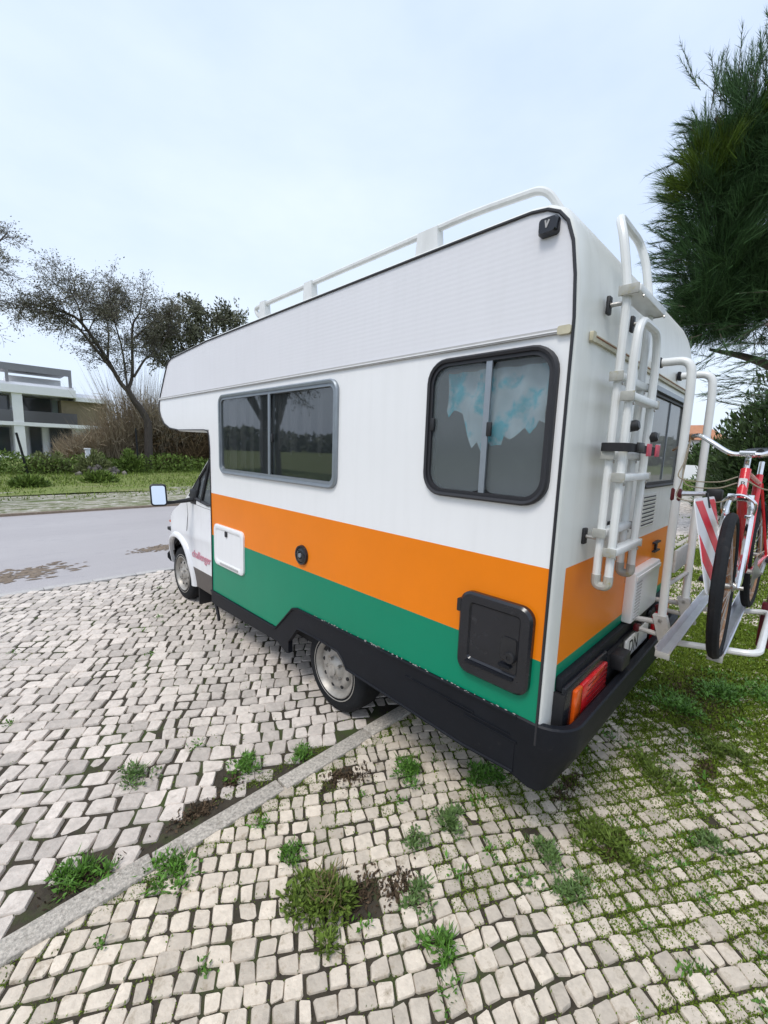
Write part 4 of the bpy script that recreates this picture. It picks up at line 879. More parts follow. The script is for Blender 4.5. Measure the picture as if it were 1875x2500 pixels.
def weed(x, y, r, h, n, m, label, style='rosette', name='weed', dry=0):
    t = thing(name, label, 'weed', (x, y, 0), 'weeds growing through the cobbles')
    n = int(n * 1.5); ns = 5 + int(r * 60); sc_ = rng.normal(0, .42, (ns, 2)) * r; sr = rng.uniform(.22, .6, ns) * r; w_ = rng.integers(0, ns, n)
    a = rng.uniform(0, 2 * pi, n); rad = sr[w_] * rng.random(n) ** .8; hh = h * (rng.uniform(.35, 1.0, ns))[w_] * np.clip(1.15 - np.hypot(sc_[w_, 0], sc_[w_, 1]) / (r * 1.3), .2, 1)
    Cc = np.stack([x + sc_[w_, 0] + rad * np.cos(a), y + sc_[w_, 1] + rad * np.sin(a), hh * rng.random(n) ** 1.2 * (1.05 - .8 * (rad / sr[w_])) + .002], 1)
    Dd = np.stack([np.cos(a) * .8, np.sin(a) * .8, .2 + 1.0 * rng.random(n)], 1) + rng.normal(0, .5, (n, 3))
    s = .42 + .5 * min(1, r / .12); blade = rng.random(n) < .3
    leafobj('foliage', Cc, Dd, rnd(n) * .6 + np.array([0, 0, 1.]), np.where(blade, rng.uniform(.03, .075, n), rng.uniform(.012, .036, n)) * s, np.where(blade, .003, rng.uniform(.004, .0105, n)) * s, m, t)
    q = MB()
    for i in range(10 + dry):
        b_ = rng.uniform(0, 2 * pi); e = Vector((x + r * .8 * cos(b_) * rng.random(), y + r * .8 * sin(b_) * rng.random(), h * rng.uniform(.5, 1.15))); p = Vector((x + rng.normal(0, r * .2), y + rng.normal(0, r * .2), -.01))
        q.tube([p, (p + e) / 2 + Vector((rng.normal(0, .01), rng.normal(0, .01), h * .12)), e], .0016, 3, caps=False)
    q.build('stem', M['weeddry'] if dry else m, t, smooth=0)
WD = [(-1.06, .37, .10, .06, 220, 'weedblue', 'pale blue-green weed alone on the cobbles left of the kerb strip'),
      (-.60, .02, .11, .06, 260, 'weed', 'dark green weed on the left side of the kerb strip, below the rear wheel'),
      (-.70, -.87, .145, .13, 1100, 'weedolive', 'tallest bushy weed with dry stalks in the foreground cobbles'),
      (.05, -.64, .085, .11, 420, 'weed', 'bright green weed under the long side skirt'),
      (.33, -.96, .10, .11, 480, 'weed', 'bright green weed under the rear bumper corner'),
      (-.05, -.99, .085, .09, 330, 'weedblue', 'upright blue-green weed between the kerb strip and the bumper corner'),
      (-.25, -.93, .055, .05, 170, 'weedblue', 'small blue-green weed beside a brown leaf patch'),
      (.13, -1.38, .075, .06, 260, 'weedblue', 'blue-green weed on the left of the mossy patch below the bumper'),
      (.045, -1.53, .085, .06, 280, 'weedblue', 'spreading blue-green weed nearest the lower edge on the right'),
      (-.42, -1.10, .07, .05, 200, 'weedblue', 'flat blue-green weed right of the tallest bushy weed'),
      (-.51, -1.29, .09, .06, 240, 'weed', 'flat green weed at the very bottom of the picture'),
      (.76, -1.93, .07, .06, 260, 'weedblue', 'blue-green weed at the far right edge of the cobbles'),
      (-.32, -.12, .07, .05, 220, 'weed', 'small weed touching the kerb strip where it passes under the motorhome'),
      (-.70, -.60, .06, .05, 200, 'weed', 'small weed just above the tallest bushy weed'),
      (-1.13, -.32, .10, .04, 300, 'weed', 'low weed growing along the right side of the kerb strip at a joint'),
      (-1.41, -.10, .11, .05, 320, 'weed', 'low dark weed at the lower left beside the kerb strip'),
      (2.0, -1.52, .20, .12, 620, 'weed', 'lush weed under the bicycle front wheel'),
      (2.45, -1.75, .24, .14, 760, 'weed', 'lush weed behind the bicycle wheel under the platform tube'),
      (2.70, -1.98, .22, .15, 640, 'weed', 'lush weed at the right picture edge under the rack end'),
      (1.10, -1.60, .13, .07, 420, 'weedolive', 'olive weed patch between bumper and bicycle wheel'),
      (1.62, -1.88, .14, .08, 460, 'weedolive', 'olive weed patch at the right picture edge below the lush weeds'),
      (.42, -1.58, .13, .045, 620, 'weedolive', 'broad mossy weed patch below the rear bumper')]
for (x, y, r, h, n, m, lb) in WD: weed(x, y, r, h, n, M[m], lb, dry=40 if h > .12 and r < .16 else 0)

# ------------------------------------------------------------------ meadow edge growth
k = 60000; x = rng.uniform(-16, 34, k); y = 13.2 + 14 * rng.random(k) ** .8; keep = rng.random(k) < np.clip(vnoise(x * .9, y * 1.4, 5) * 1.5 - .35 + (y > 16) * .3, 0, 1); x, y = x[keep], y[keep]; k = len(x)
o = leafobj('meadow_tufts', np.stack([x, y, np.full(k, .0)], 1), rnd(k) * .45 + np.array([0, 0, 1.]), rnd(k), rng.uniform(.06, .2, k) * (.5 + (y - 13) / 16), rng.uniform(.012, .03, k), M['grassblade'], tri=True); tag(o, 'short grass tufts over the meadow across the road', 'grass', kind='stuff')
M['herb'] = mat('lush_roadside_herb', (.13, .19, .04), .55, island=.45, spec=.2)
M['herbpale'] = mat('pale_green_herb', (.19, .21, .085), .6, island=.4, spec=.2)
M['cane'] = mat('dry_reed', (.36, .29, .20), .8, island=.4, spec=.2)
M['hedge'] = mat('russet_thicket', (.14, .095, .05), .8, island=.55, spec=.1)
M['bark'] = mat('grey_brown_bark', (.075, .06, .05), .9, var=.3, vs=12, bump=.6, bs=25, stretch=(1, 1, .3))
M['sparseleaf'] = mat('olive_grey_leaf', (.15, .145, .105), .6, island=.5, spec=.2)
M['darkleaf'] = mat('dense_olive_leaf', (.14, .145, .095), .6, island=.5, spec=.2)
M['needle'] = mat('dark_green_needle', (.050, .105, .036), .55, island=.55, spec=.25)
M['needleyellow'] = mat('yellow_green_needle', (.085, .135, .016), .55, island=.45, spec=.25)
M['bushleaf'] = mat('dark_bush_leaf', (.05, .085, .026), .55, island=.5, spec=.25)
# band of herbs at the field edge
k = 22000; x = rng.uniform(-10, 22, k); hh = .25 + .75 * vnoise(x * .55, x * 0 + 3, 8) + .3 * vnoise(x * 2.2, x * 0, 9); y = 24.5 + 3 * rng.random(k); z = hh * rng.random(k) ** 1.3
o = leafobj('roadside_herbs', np.stack([x, y, z], 1), rnd(k) + np.array([0, 0, .7]), rnd(k), rng.uniform(.10, .26, k), rng.uniform(.02, .05, k), M['herb']); tag(o, 'lush green herbs along the far edge of the meadow', 'ground cover', kind='stuff')
def shrub(x, y, rx, ry, h, n, m, label, name='shrub', group='shrubs at the meadow edge', ls=(.12, .3), lw=(.02, .05), z0=0., cat='shrub'):
    t = thing(name, label, cat, (x, y, 0), group); d = rnd(n) * (rng.random((n, 1)) ** .45); d[:, 2] = np.abs(d[:, 2])
    lump = 1 + .25 * np.sin(d[:, 0:1] * 7 + x) * np.sin(d[:, 2:3] * 6 + y)
    P = np.array([x, y, z0]) + d * lump * np.array([rx, ry, h])
    leafobj('foliage', P, d + rnd(n) * .8 + np.array([0, 0, .4]), rnd(n), rng.uniform(*ls, n), rng.uniform(*lw, n), m, t)
    q = MB()
    for i in range(9):
        e = np.array([x, y, z0]) + rnd(1)[0] * np.array([rx, ry, 0]) * .7 + np.array([0, 0, h * .8]); q.tube([(x + .05 * i - .2, y, 0), tuple((e + np.array([x, y, 0])) / 2), tuple(e)], [.03, .02, .008], 4, caps=False)
    q.build('stem', M['bark'], t, smooth=0); return t
shrub(3.4, 24.6, .8, .7, 1.0, 2600, M['herbpale'], 'pale feathery green shrub near the leaning fence post', name='shrub')
shrub(5.3, 25.2, .75, .7, 1.15, 2600, M['herb'], 'bright green shrub left of the leaning tree trunk')
shrub(2.6, 19.2, .55, .4, .38, 1100, M['herb'], 'low round green tuft standing alone on the meadow')
shrub(.2, 18.0, .5, .4, .32, 900, M['herb'], 'low green tuft at the left picture edge on the meadow')
shrub(1.7, 25.5, .8, .6, .95, 1800, M['herbpale'], 'pale green shrub at the left in front of the white house')
# reeds
def reeds(name, x0, x1, y0, y1, n, hmin, hmax, m, label, seed, lean=.25):
    r = np.random.default_rng(seed); x = r.uniform(x0, x1, n); y = r.uniform(y0, y1, n); D_ = r.normal(0, lean, (n, 3)); D_[:, 2] = 1
    prof_ = .30 + .70 * np.clip((x - x0) / 3.4, 0, 1) ** 1.4 * (.7 + .6 * vnoise(x * .9, x * 0, seed))
    ln = r.uniform(hmin, hmax, n) * prof_; C0 = np.stack([x, y, np.zeros(n)], 1)
    kk = n * 3; C1 = np.repeat(C0 + D_ * ln[:, None] * .55 / np.linalg.norm(D_, axis=1, keepdims=True), 3, 0) + r.normal(0, .15, (kk, 3)); D1 = np.repeat(D_, 3, 0) + r.normal(0, .5, (kk, 3))
    Cx = np.concatenate([C0, C1]); Dx = np.concatenate([D_, D1]); Lx = np.concatenate([ln, r.uniform(.3, 1.0, kk)]); Wx = np.concatenate([np.full(n, .022), r.uniform(.012, .03, kk)])
    o = leafobj(name, Cx, Dx, np.tile([[.7, -.7, 0.]], (len(Cx), 1)) + r.normal(0, .3, (len(Cx), 3)), Lx, Wx, m, tri=True); return tag(o, label, 'reeds', kind='stuff')
reeds('reed_thicket', 2.9, 9.5, 27.5, 31, 2500, 4.0, 7.4, M['cane'], 'dry tan reed thicket behind the leaning tree', 11)
reeds('russet_thicket', 7.4, 16, 26.6, 30, 3400, 2.3, 3.3, M['hedge'], 'dark russet thicket seen under the overcab', 12, .35)
k = 9000; x = rng.uniform(6.8, 16, k); y = rng.uniform(27, 30, k); z = rng.random(k) * 2.7
o = leafobj('thicket_twigs', np.stack([x, y, z], 1), rnd(k) + np.array([0, 0, .5]), rnd(k), rng.uniform(.2, .6, k), rng.uniform(.02, .06, k), M['hedge']); tag(o, 'dense brown twigs inside the thicket behind the cab', 'thicket', kind='stuff')

# ------------------------------------------------------------------ trees on the left
def grow(mb, leaves, p, d, ln, r, depth, rg, droop=.0, spread=.6):
    pts = [Vector(p)]; q = Vector(p); d = Vector(d).normalized(); n = 4
    for i in range(n):
        d = (d + Vector((rg.gauss(0, .16), rg.gauss(0, .16), rg.gauss(0, .12) - droop))).normalized(); q = q + d * ln / n; pts.append(q.copy())
    mb.tube(pts, [max(r * (1 - .6 * i / n), .006) for i in range(n + 1)], 4 if depth > 1 else 3, caps=False)
    if depth <= 1:
        for i in range(1, n + 1):
            for _ in range(3): leaves.append((pts[i] + Vector((rg.gauss(0, .1), rg.gauss(0, .1), rg.gauss(0, .1))), d))
    if depth > 0:
        for i in range(1, n + 1):
            for _ in range(2 if depth > 1 else 1):
                nd = (d + Vector((rg.gauss(0, spread), rg.gauss(0, spread), rg.gauss(.08, spread * .8)))).normalized(); grow(mb, leaves, pts[i], nd, ln * rg.uniform(.5, .75), r * .5, depth - 1, rg, droop, spread)
def limb_tree(name, label, base, trunk, limbs, rg, m_leaf, group, leaf=(.07, .16), lw=(.02, .045), depth=2, ln=1.5, r0=.17, keep=1., droop=.02):
    t = thing(name, label, 'tree', base, group); tk = MB(); leaves = []
    tk.tube(smooth_path(trunk, 4), np.linspace(r0, r0 * .62, 4 * (len(trunk) - 1) + 1), 10); tk.build('trunk', M['bark'], t)
    br = MB(); tw = MB()
    for L_, r in limbs:
        P = smooth_path(L_, 4); br.tube(P, np.linspace(r, r * .35, len(P)), 7)
        for i in range(len(P) // 3, len(P), 2):
            d = (P[min(i + 1, len(P) - 1)] - P[i - 1]).normalized()
            for _ in range(2): grow(tw, leaves, P[i], d * .8 + Vector((rg.gauss(0, .9), rg.gauss(0, .9), rg.gauss(.05, .4))), ln * rg.uniform(.6, 1.1), r * .28, depth, rg, droop)
    br.build('limb', M['bark'], t); tw.build('twig', M['bark'], t, smooth=0, recalc=False)['kind'] = 'stuff'
    if leaves:
        P = np.array([tuple(a) for a, _ in leaves]); Dd = np.array([tuple(b_) for _, b_ in leaves]); kk = rng.random(len(P)) < keep; P, Dd = P[kk], Dd[kk]; n = len(P)
        leafobj('crown', P, Dd + rnd(n) * .9, rnd(n), rng.uniform(*leaf, n), rng.uniform(*lw, n), m_leaf, t)
    return t
def T(l, y=26.5, dy=0.): return [(x, y + dy * i, z) for i, (x, z) in enumerate(l)]
rg = random.Random(4)
limb_tree('leaning_tree', 'leaning bare-limbed tree with a thin olive crown across the road', (6.65, 26.5, 0), T([(6.64, -.1), (6.67, 1.68), (6.68, 2.87), (6.41, 3.57), (5.95, 4.23), (5.66, 4.8)]),
    [(T([(5.75, 4.6), (5.29, 5.18), (4.75, 6.27), (3.7, 7.91), (3.0, 8.3), (1.7, 8.4)]), .13), (T([(5.3, 5.3), (4.06, 6.87), (3.1, 7.85), (1.6, 8.1)], dy=-.2), .09), (T([(5.7, 4.7), (6.02, 5.71), (6.17, 8.29), (6.6, 9.2)], dy=.15), .11),
     (T([(5.7, 4.7), (5.45, 6.81), (5.07, 8.21), (4.7, 9.6)], dy=-.3), .06), (T([(6.05, 5.5), (6.79, 6.7), (7.66, 7.47), (8.3, 8.9)], dy=.2), .07), (T([(3.7, 7.9), (3.6, 8.9), (3.3, 9.7)], dy=.3), .06), (T([(4.8, 6.3), (5.0, 8.0), (5.0, 9.2), (5.3, 9.7)], dy=.5), .05), (T([(6.1, 7.6), (7.3, 8.9), (8.3, 9.7)], dy=.3), .06)],
    rg, M['sparseleaf'], 'trees across the road', keep=.8, ln=1.3, depth=2, leaf=(.06, .14), lw=(.014, .034), r0=.25)
limb_tree('leafy_tree', 'dense olive tree rising behind the overcab', (11.2, 29, 0), T([(11.2, -.1), (11.2, 3), (11.1, 5.5)], 29), [(T([(11.1, 5.2), (10.0, 7.6), (9.3, 9.5)], 29), .12), (T([(11.1, 5.2), (11.2, 8), (11.0, 10.6)], 29), .12), (T([(11.1, 5.2), (12.4, 7.8), (13.3, 10.2)], 29), .12), (T([(11.1, 5.2), (12.0, 8.5), (12.2, 10.9)], 29), .1), (T([(11.0, 5), (9.2, 7), (8.8, 8.0)], 29), .09), (T([(11.0, 5), (13.2, 7), (14.2, 9)], 29), .09)],
    rg, M['darkleaf'], 'trees across the road', leaf=(.12, .30), lw=(.03, .07), depth=2, ln=1.5, keep=1.)
limb_tree('thorny_tree', 'thin twiggy tree at the left picture edge', (-2.6, 24, 0), T([(-2.6, -.1), (-2.5, 3), (-2.2, 5.2)], 24), [(T([(-2.2, 5), (-1.0, 7.2), (.3, 9.2)], 24), .10), (T([(-2.2, 5), (-.9, 6.6), (.2, 8.0)], 24), .09), (T([(-2.2, 5), (-2.4, 8), (-2.5, 10)], 24), .10), (T([(-2.2, 5), (-3.8, 7.5), (-4.6, 9)], 24), .09), (T([(-1.4, 6.2), (-.4, 8.8), (.7, 10.6)], 24), .07)],
    rg, M['sparseleaf'], 'trees across the road', keep=.35, ln=1.1, depth=2, leaf=(.06, .13), lw=(.012, .03))
# trees that stand out of frame to the left: the flank windows mirror them
for i, (x, y, s) in enumerate(((-6.8, 12.8, .85), (-10.5, 18, 1.0), (-13.5, 25, 1.2))):
    limb_tree('roadside_tree', ('small bare roadside tree nearest the road, mirrored in the front flank window', 'middle bare roadside tree mirrored in the front flank window', 'tallest bare tree, farthest from the road')[i], (x, y, 0), [(x, y, -.1), (x + .1, y, 2), (x, y + .1, 3.2 * s)], [([(x, y, 3 * s), (x + dx, y + dy, 5.2 * s), (x + dx * 1.7, y + dy * 1.6, 7.5 * s)], .12) for dx, dy in ((1, .4), (-1, .6), (.3, -1), (-.4, 1), (0, 0))], rg, M['sparseleaf'], 'trees along the road outside the picture', keep=.35, ln=1.2)

# ------------------------------------------------------------------ fence posts, rubble, house, far houses
def post(x, y, h, tx, label):
    q = MB(); q.tube([(x, y, -.2), (x + tx * h * .5, y, h * .5), (x + tx * h, y, h)], [.06, .055, .05], 7); q.tube([(x + tx * h * .93 - .01, y - .06, h * .93), (x + tx * h * .93 + .01, y + .06, h * .93)], .012, 5)
    tag(q.build('fence_post', M['dark']), label, 'fence post', 'wooden fence posts in the meadow')
post(.80, 25.0, 2.0, -.16, 'dark fence post leaning left in front of the white house')
post(5.95, 26.0, 2.55, -.03, 'thin dark fence post standing just left of the tree trunk')
M['rubble'] = mat('rubble_grey', (.19, .165, .145), .9, island=.4, bump=.5, bs=12)
q = MB(); rg = random.Random(9)
for i in range(46):
    c = Vector((3.55 + rg.gauss(0, .45), 24.2 + rg.gauss(0, .3), abs(rg.gauss(.12, .16)))); s = rg.uniform(.08, .22)
    bm = bmesh.new(); bmesh.ops.create_icosphere(bm, subdivisions=1, radius=s)
    for v_ in bm.verts: v_.co *= rg.uniform(.7, 1.2)
    bm.verts.index_update(); q.add([c + v_.co for v_ in bm.verts], [[v_.index for v_ in f.verts] for f in bm.faces]); bm.free()
tag(q.build('rubble_heap', M['rubble'], smooth=0), 'grey-brown heap of rubble among the green herbs', 'rubble')
q = MB(); q.box(3.30, 3.52, 25.6, 25.8, 0, 1.25, .02); q.box(3.26, 3.56, 25.56, 25.84, 1.25, 1.33, .02); tag(q.build('white_pillar', M['cabwhite']), 'short white pillar sticking out of the herbs before the house', 'pillar')
M['render'] = mat('white_house_render', (.84, .84, .85), .7, var=.05, vs=.8)
M['greypanel'] = mat('grey_pergola', (.23, .23, .25), .7, var=.1, vs=1)
M['houseglass'] = mat('house_glass', (.04, .05, .06), .06, spec=.8)
M['balus'] = mat('smoked_balustrade', (.10, .10, .11), .12, spec=.6)
M['ochre'] = mat('ochre_wall', (.22, .18, .11), .85, var=.2, vs=1.5)
HS = thing('white_house', 'modern white flat-roofed house with dark glass fronts beyond the reeds', 'house', (3, 48, 0))
def hb_(name, x0, x1, y0, y1, z0, z1, m, parent=HS, **k): return MB().box(x0, x1, y0, y1, z0, z1).build(name, m, parent, smooth=0, **k)
hb_('rear_wall', -8, 9.2, 47.4, 55, -.2, 6.0, M['render'])
hb_('floor_slab', -8, 9.2, 44.9, 47.4, 2.75, 3.05, M['render']); hb_('ground_slab', -8, 9.2, 44.9, 47.4, -.2, .15, M['render'])
hb_('roof_parapet', -8, 6.3, 44.8, 47.4, 5.40, 6.05, M['render']); hb_('roof', -8, 6.3, 45.6, 55, 6.05, 6.35, M['render']); hb_('roof_edge', 6.3, 9.2, 45.1, 47.4, 5.15, 5.5, M['render'])
hb_('attic', 1.9, 5.6, 47.2, 52, 6.35, 7.0, M['render'])
hb_('pier', 1.95, 2.62, 44.95, 47.4, .15, 5.4, M['render']); hb_('pier', -2.2, -1.6, 44.95, 47.4, .15, 5.4, M['render']); hb_('pier', 8.7, 9.2, 44.95, 47.4, .15, 5.15, M['render'])
hb_('pergola_beam', 1.3, 6.15, 45.4, 45.7, 7.25, 7.8, M['greypanel']); hb_('pergola_beam', -6, 1.3, 45.4, 45.7, 6.6, 7.4, M['greypanel']); hb_('pergola_post', 5.95, 6.15, 45.4, 45.7, 6.3, 7.25, M['greypanel']); hb_('pergola_post', 1.7, 1.9, 45.4, 45.7, 6.3, 7.25, M['greypanel']); hb_('pergola_roof', 1.3, 6.15, 45.7, 51, 7.6, 7.8, M['greypanel'])
for x0, x1, z0, z1 in ((-1.5, 1.9, 3.1, 5.3), (2.7, 4.8, 3.1, 5.3), (-7.5, -2.3, 3.1, 5.3), (-1.5, 1.8, .2, 2.6), (3.1, 3.95, .2, 2.7), (4.5, 6.2, .2, 2.7), (-7.5, -2.3, .2, 2.6)):
    wn_ = hb_('window', x0, x1, 47.2, 47.39, z0, z1, M['houseglass'])
    for xx in np.linspace(x0, x1, max(2, int((x1 - x0) / 1.1) + 1)): MB().box(xx - .03, xx + .03, 47.15, 47.2, z0, z1).build('window_frame', M['greypanel'], wn_, smooth=0)
hb_('door', 4.85, 5.25, 47.15, 47.38, 3.1, 5.2, mat('pale_green_door', (.30, .36, .33), .5)); hb_('ochre_wall', 5.3, 8.7, 45.6, 47.38, 3.06, 5.14, M['ochre'])
hb_('balustrade', 2.65, 6.3, 44.95, 44.99, 3.06, 4.0, M['balus']); hb_('balustrade', -1.6, 1.9, 44.95, 44.99, 3.06, 4.0, M['balus'])
# the parked car whose bonnet shows at the left edge
car = thing('parked_car', 'white car mostly hidden at the left picture edge below the house', 'car', (-1.6, 33, 0))
q = MB(); lo = []
for (x, zt, zb, hw) in ((-3.8, .75, .35, .7), (-3.6, .95, .25, .8), (-2.9, 1.0, .22, .85), (-1.2, .98, .22, .85), (-.2, .85, .24, .82), (.35, .70, .3, .7)):
    lo.append([(x, 33 - hw, zb), (x, 33 - hw, zt - .15), (x, 33 - hw * .85, zt), (x, 33 + hw * .85, zt), (x, 33 + hw, zt - .15), (x, 33 + hw, zb)])
q.ring(lo); q.add(lo[0], [tuple(range(6))]); q.add(lo[-1], [tuple(range(6))[::-1]]); q.build('body', M['cabwhite'], car)
q = MB(); q.add([(-3.5, 32.3, .95), (-1.0, 32.3, .95), (-1.7, 32.45, 1.42), (-3.1, 32.45, 1.42), (-3.5, 33.7, .95), (-1.0, 33.7, .95), (-1.7, 33.55, 1.42), (-3.1, 33.55, 1.42)], [(0, 1, 2, 3), (4, 7, 6, 5), (1, 5, 6, 2), (3, 2, 6, 7), (0, 3, 7, 4)]); q.build('cabin', M['houseglass'], car)
for x in (-3.1, -.4):
    for y in (32.2, 33.8): q = MB(); q.lathe([(.0, .1), (.2, .1), (.31, .08), (.32, 0), (.31, -.08), (0, -.1)], (x, y, .32), (0, 1, 0), 20); q.build('wheel', M['tyre'], car)
# right background
M['rooftile'] = mat('orange_roof_tile', (.42, .19, .10), .8, var=.2, vs=3)
def villa(x, y, w_, d_, h, label):
    t = thing('villa', label, 'house', (x, y, 0), 'orange-roofed villas beyond the car park'); b_ = MB().box(x, x + d_, y, y + w_, -.2, h).build('wall', M['render'], t, smooth=0)
    q = MB(); e = .4; q.add([(x - e, y - e, h), (x + d_ + e, y - e, h), (x + d_ + e, y + w_ + e, h), (x - e, y + w_ + e, h), (x + d_ * .4, y + w_ * .3, h + 1.7), (x + d_ * .4, y + w_ * .7, h + 1.7)], [(0, 1, 4), (1, 2, 5, 4), (2, 3, 5), (3, 0, 4, 5), (0, 3, 2, 1)]); q.build('roof', M['rooftile'], t, smooth=0)
    for i in range(3):
        yy = y + w_ * (.15 + .3 * i); wn_ = MB().box(x - .04, x + .02, yy, yy + 1.1, h * .5, h * .5 + 1.3).build('window', M['houseglass'], t, smooth=0); MB().box(x - .07, x - .02, yy - .1, yy + 1.2, h * .5 - .12, h * .5 - .02).build('sill', M['render'], wn_, smooth=0)
villa(52, 4.3, 7, 8, 4.0, 'nearer orange-roofed villa seen between rack tubes and pine'); villa(58, 11, 8, 8, 4.6, 'orange-roofed villa farther along, mostly behind the motorhome')
q = MB(); q.box(40, 40.25, 1, 16, -.1, 1.5); tag(q.build('garden_wall', M['render'], smooth=0), 'low white garden wall in front of the villas', 'wall')
sheet('lawn', 30, 90, 2.2, 4.3, .02, M['grass'])
k = 9000; x = rng.uniform(30, 40, k); y = rng.uniform(2, 10, k); o = leafobj('lawn_growth', np.stack([x, y, rng.random(k) * .3], 1), rnd(k) + np.array([0, 0, .8]), rnd(k), rng.uniform(.1, .3, k), rng.uniform(.03, .06, k), M['herb']); tag(o, 'bright green growth before the white garden wall', 'ground cover', kind='stuff')
shrub(47, 8.4, 1.6, 1.6, 5.2, 3000, M['bushleaf'], 'small dark tree top just right of the motorhome roof edge', name='garden_tree', group='shrubs right of the motorhome', ls=(.3, .7), lw=(.06, .14), cat='tree')
shrub(45, 4.0, 2.4, 2.6, 3.6, 5000, M['bushleaf'], 'round garden bush before the orange-roofed villa', group='shrubs right of the motorhome', ls=(.25, .6), lw=(.05, .12))
shrub(17.5, -1.4, 1.8, 1.9, 4.7, 18000, M['bushleaf'], 'large dark bush under the pine at the right picture edge', group='shrubs right of the motorhome', ls=(.12, .34), lw=(.02, .05))
shrub(19.5, -.2, 1.6, 1.3, 3.1, 9000, M['bushleaf'], 'lower dark bush left of the large one behind the handlebar', group='shrubs right of the motorhome', ls=(.12, .32), lw=(.02, .05))
# tree-pit kerb
pit = thing('tree_pit_kerb', 'pinkish stone kerb edging the pine bed at the right', 'kerb', (10.6, -2.3, 0))
for a, b_, c, d in ((9.9, 10.05, -4.2, -1.55), (9.9, 11.8, -1.70, -1.55)):
    n = max(2, int(max(b_ - a, d - c) / .45))
    for i in range(n):
        if d - c > b_ - a: bx = (a, b_, c + (d - c) * i / n + .004, c + (d - c) * (i + 1) / n - .004)
        else: bx = (a + .16 + (b_ - a - .16) * i / n + .004, a + .16 + (b_ - a - .16) * (i + 1) / n - .004, c, d)
        MB().box(*bx, -.06, .10 + rng.normal(0, .004), .01).build('kerb_stone', M['kerbpale'], pit)
# pine / casuarina
pine = thing('pine_tree', 'big dark feathery pine at the right picture edge', 'tree', (10.75, -2.05, 0))
q = MB(); q.tube(smooth_path([(10.75, -2.05, -.1), (10.75, -2.03, .6), (10.8, -2.0, 2.5), (10.7, -1.7, 4.6), (10.6, -1.5, 7.0), (10.4, -1.2, 8.6)], 4), [.46, .40, .36, .34, .32, .31, .3, .29, .28, .27, .26, .25, .24, .22, .2, .17, .14, .11, .08, .06, .04], 14); q.build('trunk', M['bark'], pine)
q = MB(); tips = []
LIM = [[(10.75, -1.9, 3.7), (10.1, -1.2, 4.6), (9.6, -.4, 5.5)], [(10.7, -1.7, 4.6), (9.8, -.6, 6.0), (9.3, .2, 7.0)], [(10.6, -1.5, 6), (9.6, -.6, 7.4), (9.1, .1, 8.3)], [(10.6, -1.5, 6.8), (9.8, -1, 8.2), (9.4, -.6, 9.2)], [(10.75, -1.9, 3.0), (9.6, -1.5, 3.9), (8.9, -1.15, 4.3)],
       [(10.7, -1.7, 5), (9.4, -1.8, 6.2), (8.6, -1.7, 7)], [(10.6, -1.5, 7), (9.2, -1.9, 8), (8.6, -1.8, 8.8)], [(10.7, -1.8, 4.5), (11.5, -.6, 5.6), (11.8, .3, 6.6)], [(10.7, -1.8, 4.5), (10.9, -3.2, 5.6), (10.9, -4.4, 6.6)], [(10.6, -1.5, 6), (10.9, -3, 7.4), (10.8, -4, 8.6)], [(10.7, -1.7, 5), (12, -2, 6.4), (13, -2.2, 7.4)],
       [(10.75, -1.9, 3.4), (10.6, -.9, 4.0), (10.5, -.1, 4.3)]]
for l_ in LIM: P = smooth_path(l_, 4); q.tube(P, np.linspace(.13, .03, len(P)), 7)
q.build('limb', M['bark'], pine)
ctr = [(9.8, -.35, 6.0, 1.1, 1.0, 1.3, 1.), (9.5, .05, 7.3, .9, .75, 1.0, 1.), (9.6, -.9, 7.3, .9, .9, 1.0, .8), (9.4, -.4, 8.2, .6, .6, .7, .3), (9.2, -1.9, 6.6, 1.0, .9, 1.4, 1.), (9.0, -1.9, 7.6, .7, .7, .8, .6), (9.9, -.1, 5.1, .8, .65, .7, 1.), (10.2, -.9, 5.2, .9, .8, .9, 1.2), (11.6, .1, 6.4, 1, .8, 1.1, .7), (10.8, -4, 6.8, 1.2, 1.2, 1.5, .6), (10.8, -3.6, 8.4, 1, 1, 1, .5), (12.5, -2, 7, 1.2, 1.2, 1.3, .5), (10.3, -.4, 8.0, .8, .8, .9, .7)]
CC, DD, LL = [], [], []
for cx, cy, cz, rx, ry, rz, dn in ctr:
    n = int(300 * dn); d = rnd(n) * (rng.random((n, 1)) ** .5); c = np.array([cx, cy, cz]) + d * np.array([rx, ry, rz]); per = 34
    out = d + np.array([0, 0, .55]) + rnd(n) * .35; C2 = np.repeat(c, per, 0) + rng.normal(0, .05, (n * per, 3)); D2 = np.repeat(out, per, 0) * 1. + rng.normal(0, .25, (n * per, 3))
    CC.append(C2); DD.append(D2); LL.append(rng.uniform(.22, .62, n * per))
C2 = np.concatenate(CC); D2 = np.concatenate(DD); L2 = np.concatenate(LL); n = len(C2); pick = rng.random(n)
yl = (vnoise(C2[:, 1] * 1.2 + 7, C2[:, 2] * 1.2, 21) > .74)
leafobj('crown', C2[~yl], D2[~yl], rnd((~yl).sum()), L2[~yl], .0065, M['needle'], pine, tri=True); leafobj('yellow_crown_patch', C2[yl], D2[yl], rnd(yl.sum()), L2[yl], .0075, M['needleyellow'], pine, tri=True)
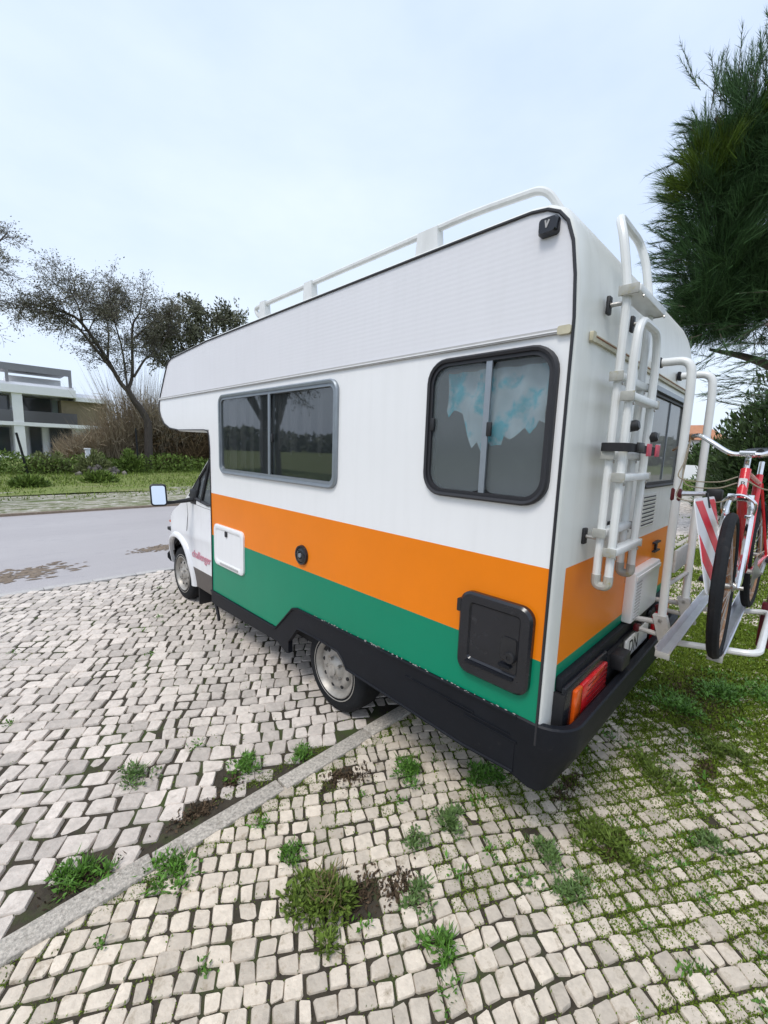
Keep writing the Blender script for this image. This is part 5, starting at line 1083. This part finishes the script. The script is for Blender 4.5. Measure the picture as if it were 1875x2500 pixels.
# thin plumes sticking out of the crown and hanging twigs below it
CC, DD, LL = [], [], []; tw = MB()
def plume(p, d, ln, nn=70):
    d = Vector(d).normalized(); p = Vector(p); e = p + d * ln; tw.tube([p, (p + e) / 2 + Vector((0, 0, -.02)), e], [.008, .005, .002], 3, caps=False)
    t_ = rng.random(nn)[:, None]; c = np.array(p) + (np.array(e) - np.array(p)) * t_; CC.append(c); DD.append(np.array(d) * .9 + rng.normal(0, .3, (nn, 3))); LL.append(rng.uniform(.12, .32, nn) * (1.1 - .5 * t_[:, 0]))
for i in range(80):
    a = rng.uniform(-.2, 1.0); z = rng.uniform(4.6, 8.6); plume((9.5 + rng.normal(0, .3), .05 + .55 * sin((z - 4.4) / 4.6 * pi) * rng.uniform(.5, 1.0), z), (rng.normal(-.1, .3), 1.0, rng.uniform(-.1, .9)), rng.uniform(.4, .8))
for i in range(60): plume((9.5 + rng.normal(0, .4), rng.uniform(-1.6, .5), rng.uniform(8.2, 9.0)), (rng.normal(0, .2), rng.normal(.1, .25), 1), rng.uniform(.5, 1.1))
for i in range(46): plume((9.6 + rng.normal(0, .5), rng.uniform(-1.7, .3), rng.uniform(3.8, 4.7)), (rng.normal(-.1, .3), rng.normal(.5, .5), rng.uniform(-.7, .1)), rng.uniform(.5, 1.0), 40)
for i in range(30): plume((9.8 + rng.normal(0, .4), rng.uniform(-1.9, -.7), rng.uniform(2.9, 3.7)), (rng.normal(-.1, .3), rng.uniform(.5, 1.1), rng.uniform(-.2, .3)), rng.uniform(.5, 1.0), 30)
tw.build('twig', M['bark'], pine, smooth=0, recalc=False)['kind'] = 'stuff'
C2 = np.concatenate(CC); D2 = np.concatenate(DD); L2 = np.concatenate(LL); leafobj('plume', C2, D2, rnd(len(C2)), L2, .005, M['needle'], pine, tri=True)
# far tree belt closing the horizon
k = 26000; a = rng.uniform(0, 2 * pi, k); r = rng.uniform(150, 170, k); x = np.cos(a) * r; y = np.sin(a) * r; h = 4 + 5 * vnoise(a * 12, a * 0, 31); z = h * rng.random(k)
o = leafobj('distant_trees', np.stack([x, y, z], 1), rnd(k) + np.array([0, 0, .3]), rnd(k), rng.uniform(1.5, 3.5, k), rng.uniform(.6, 1.4, k), M['darkleaf']); tag(o, 'far belt of trees along the horizon', 'trees', kind='stuff')
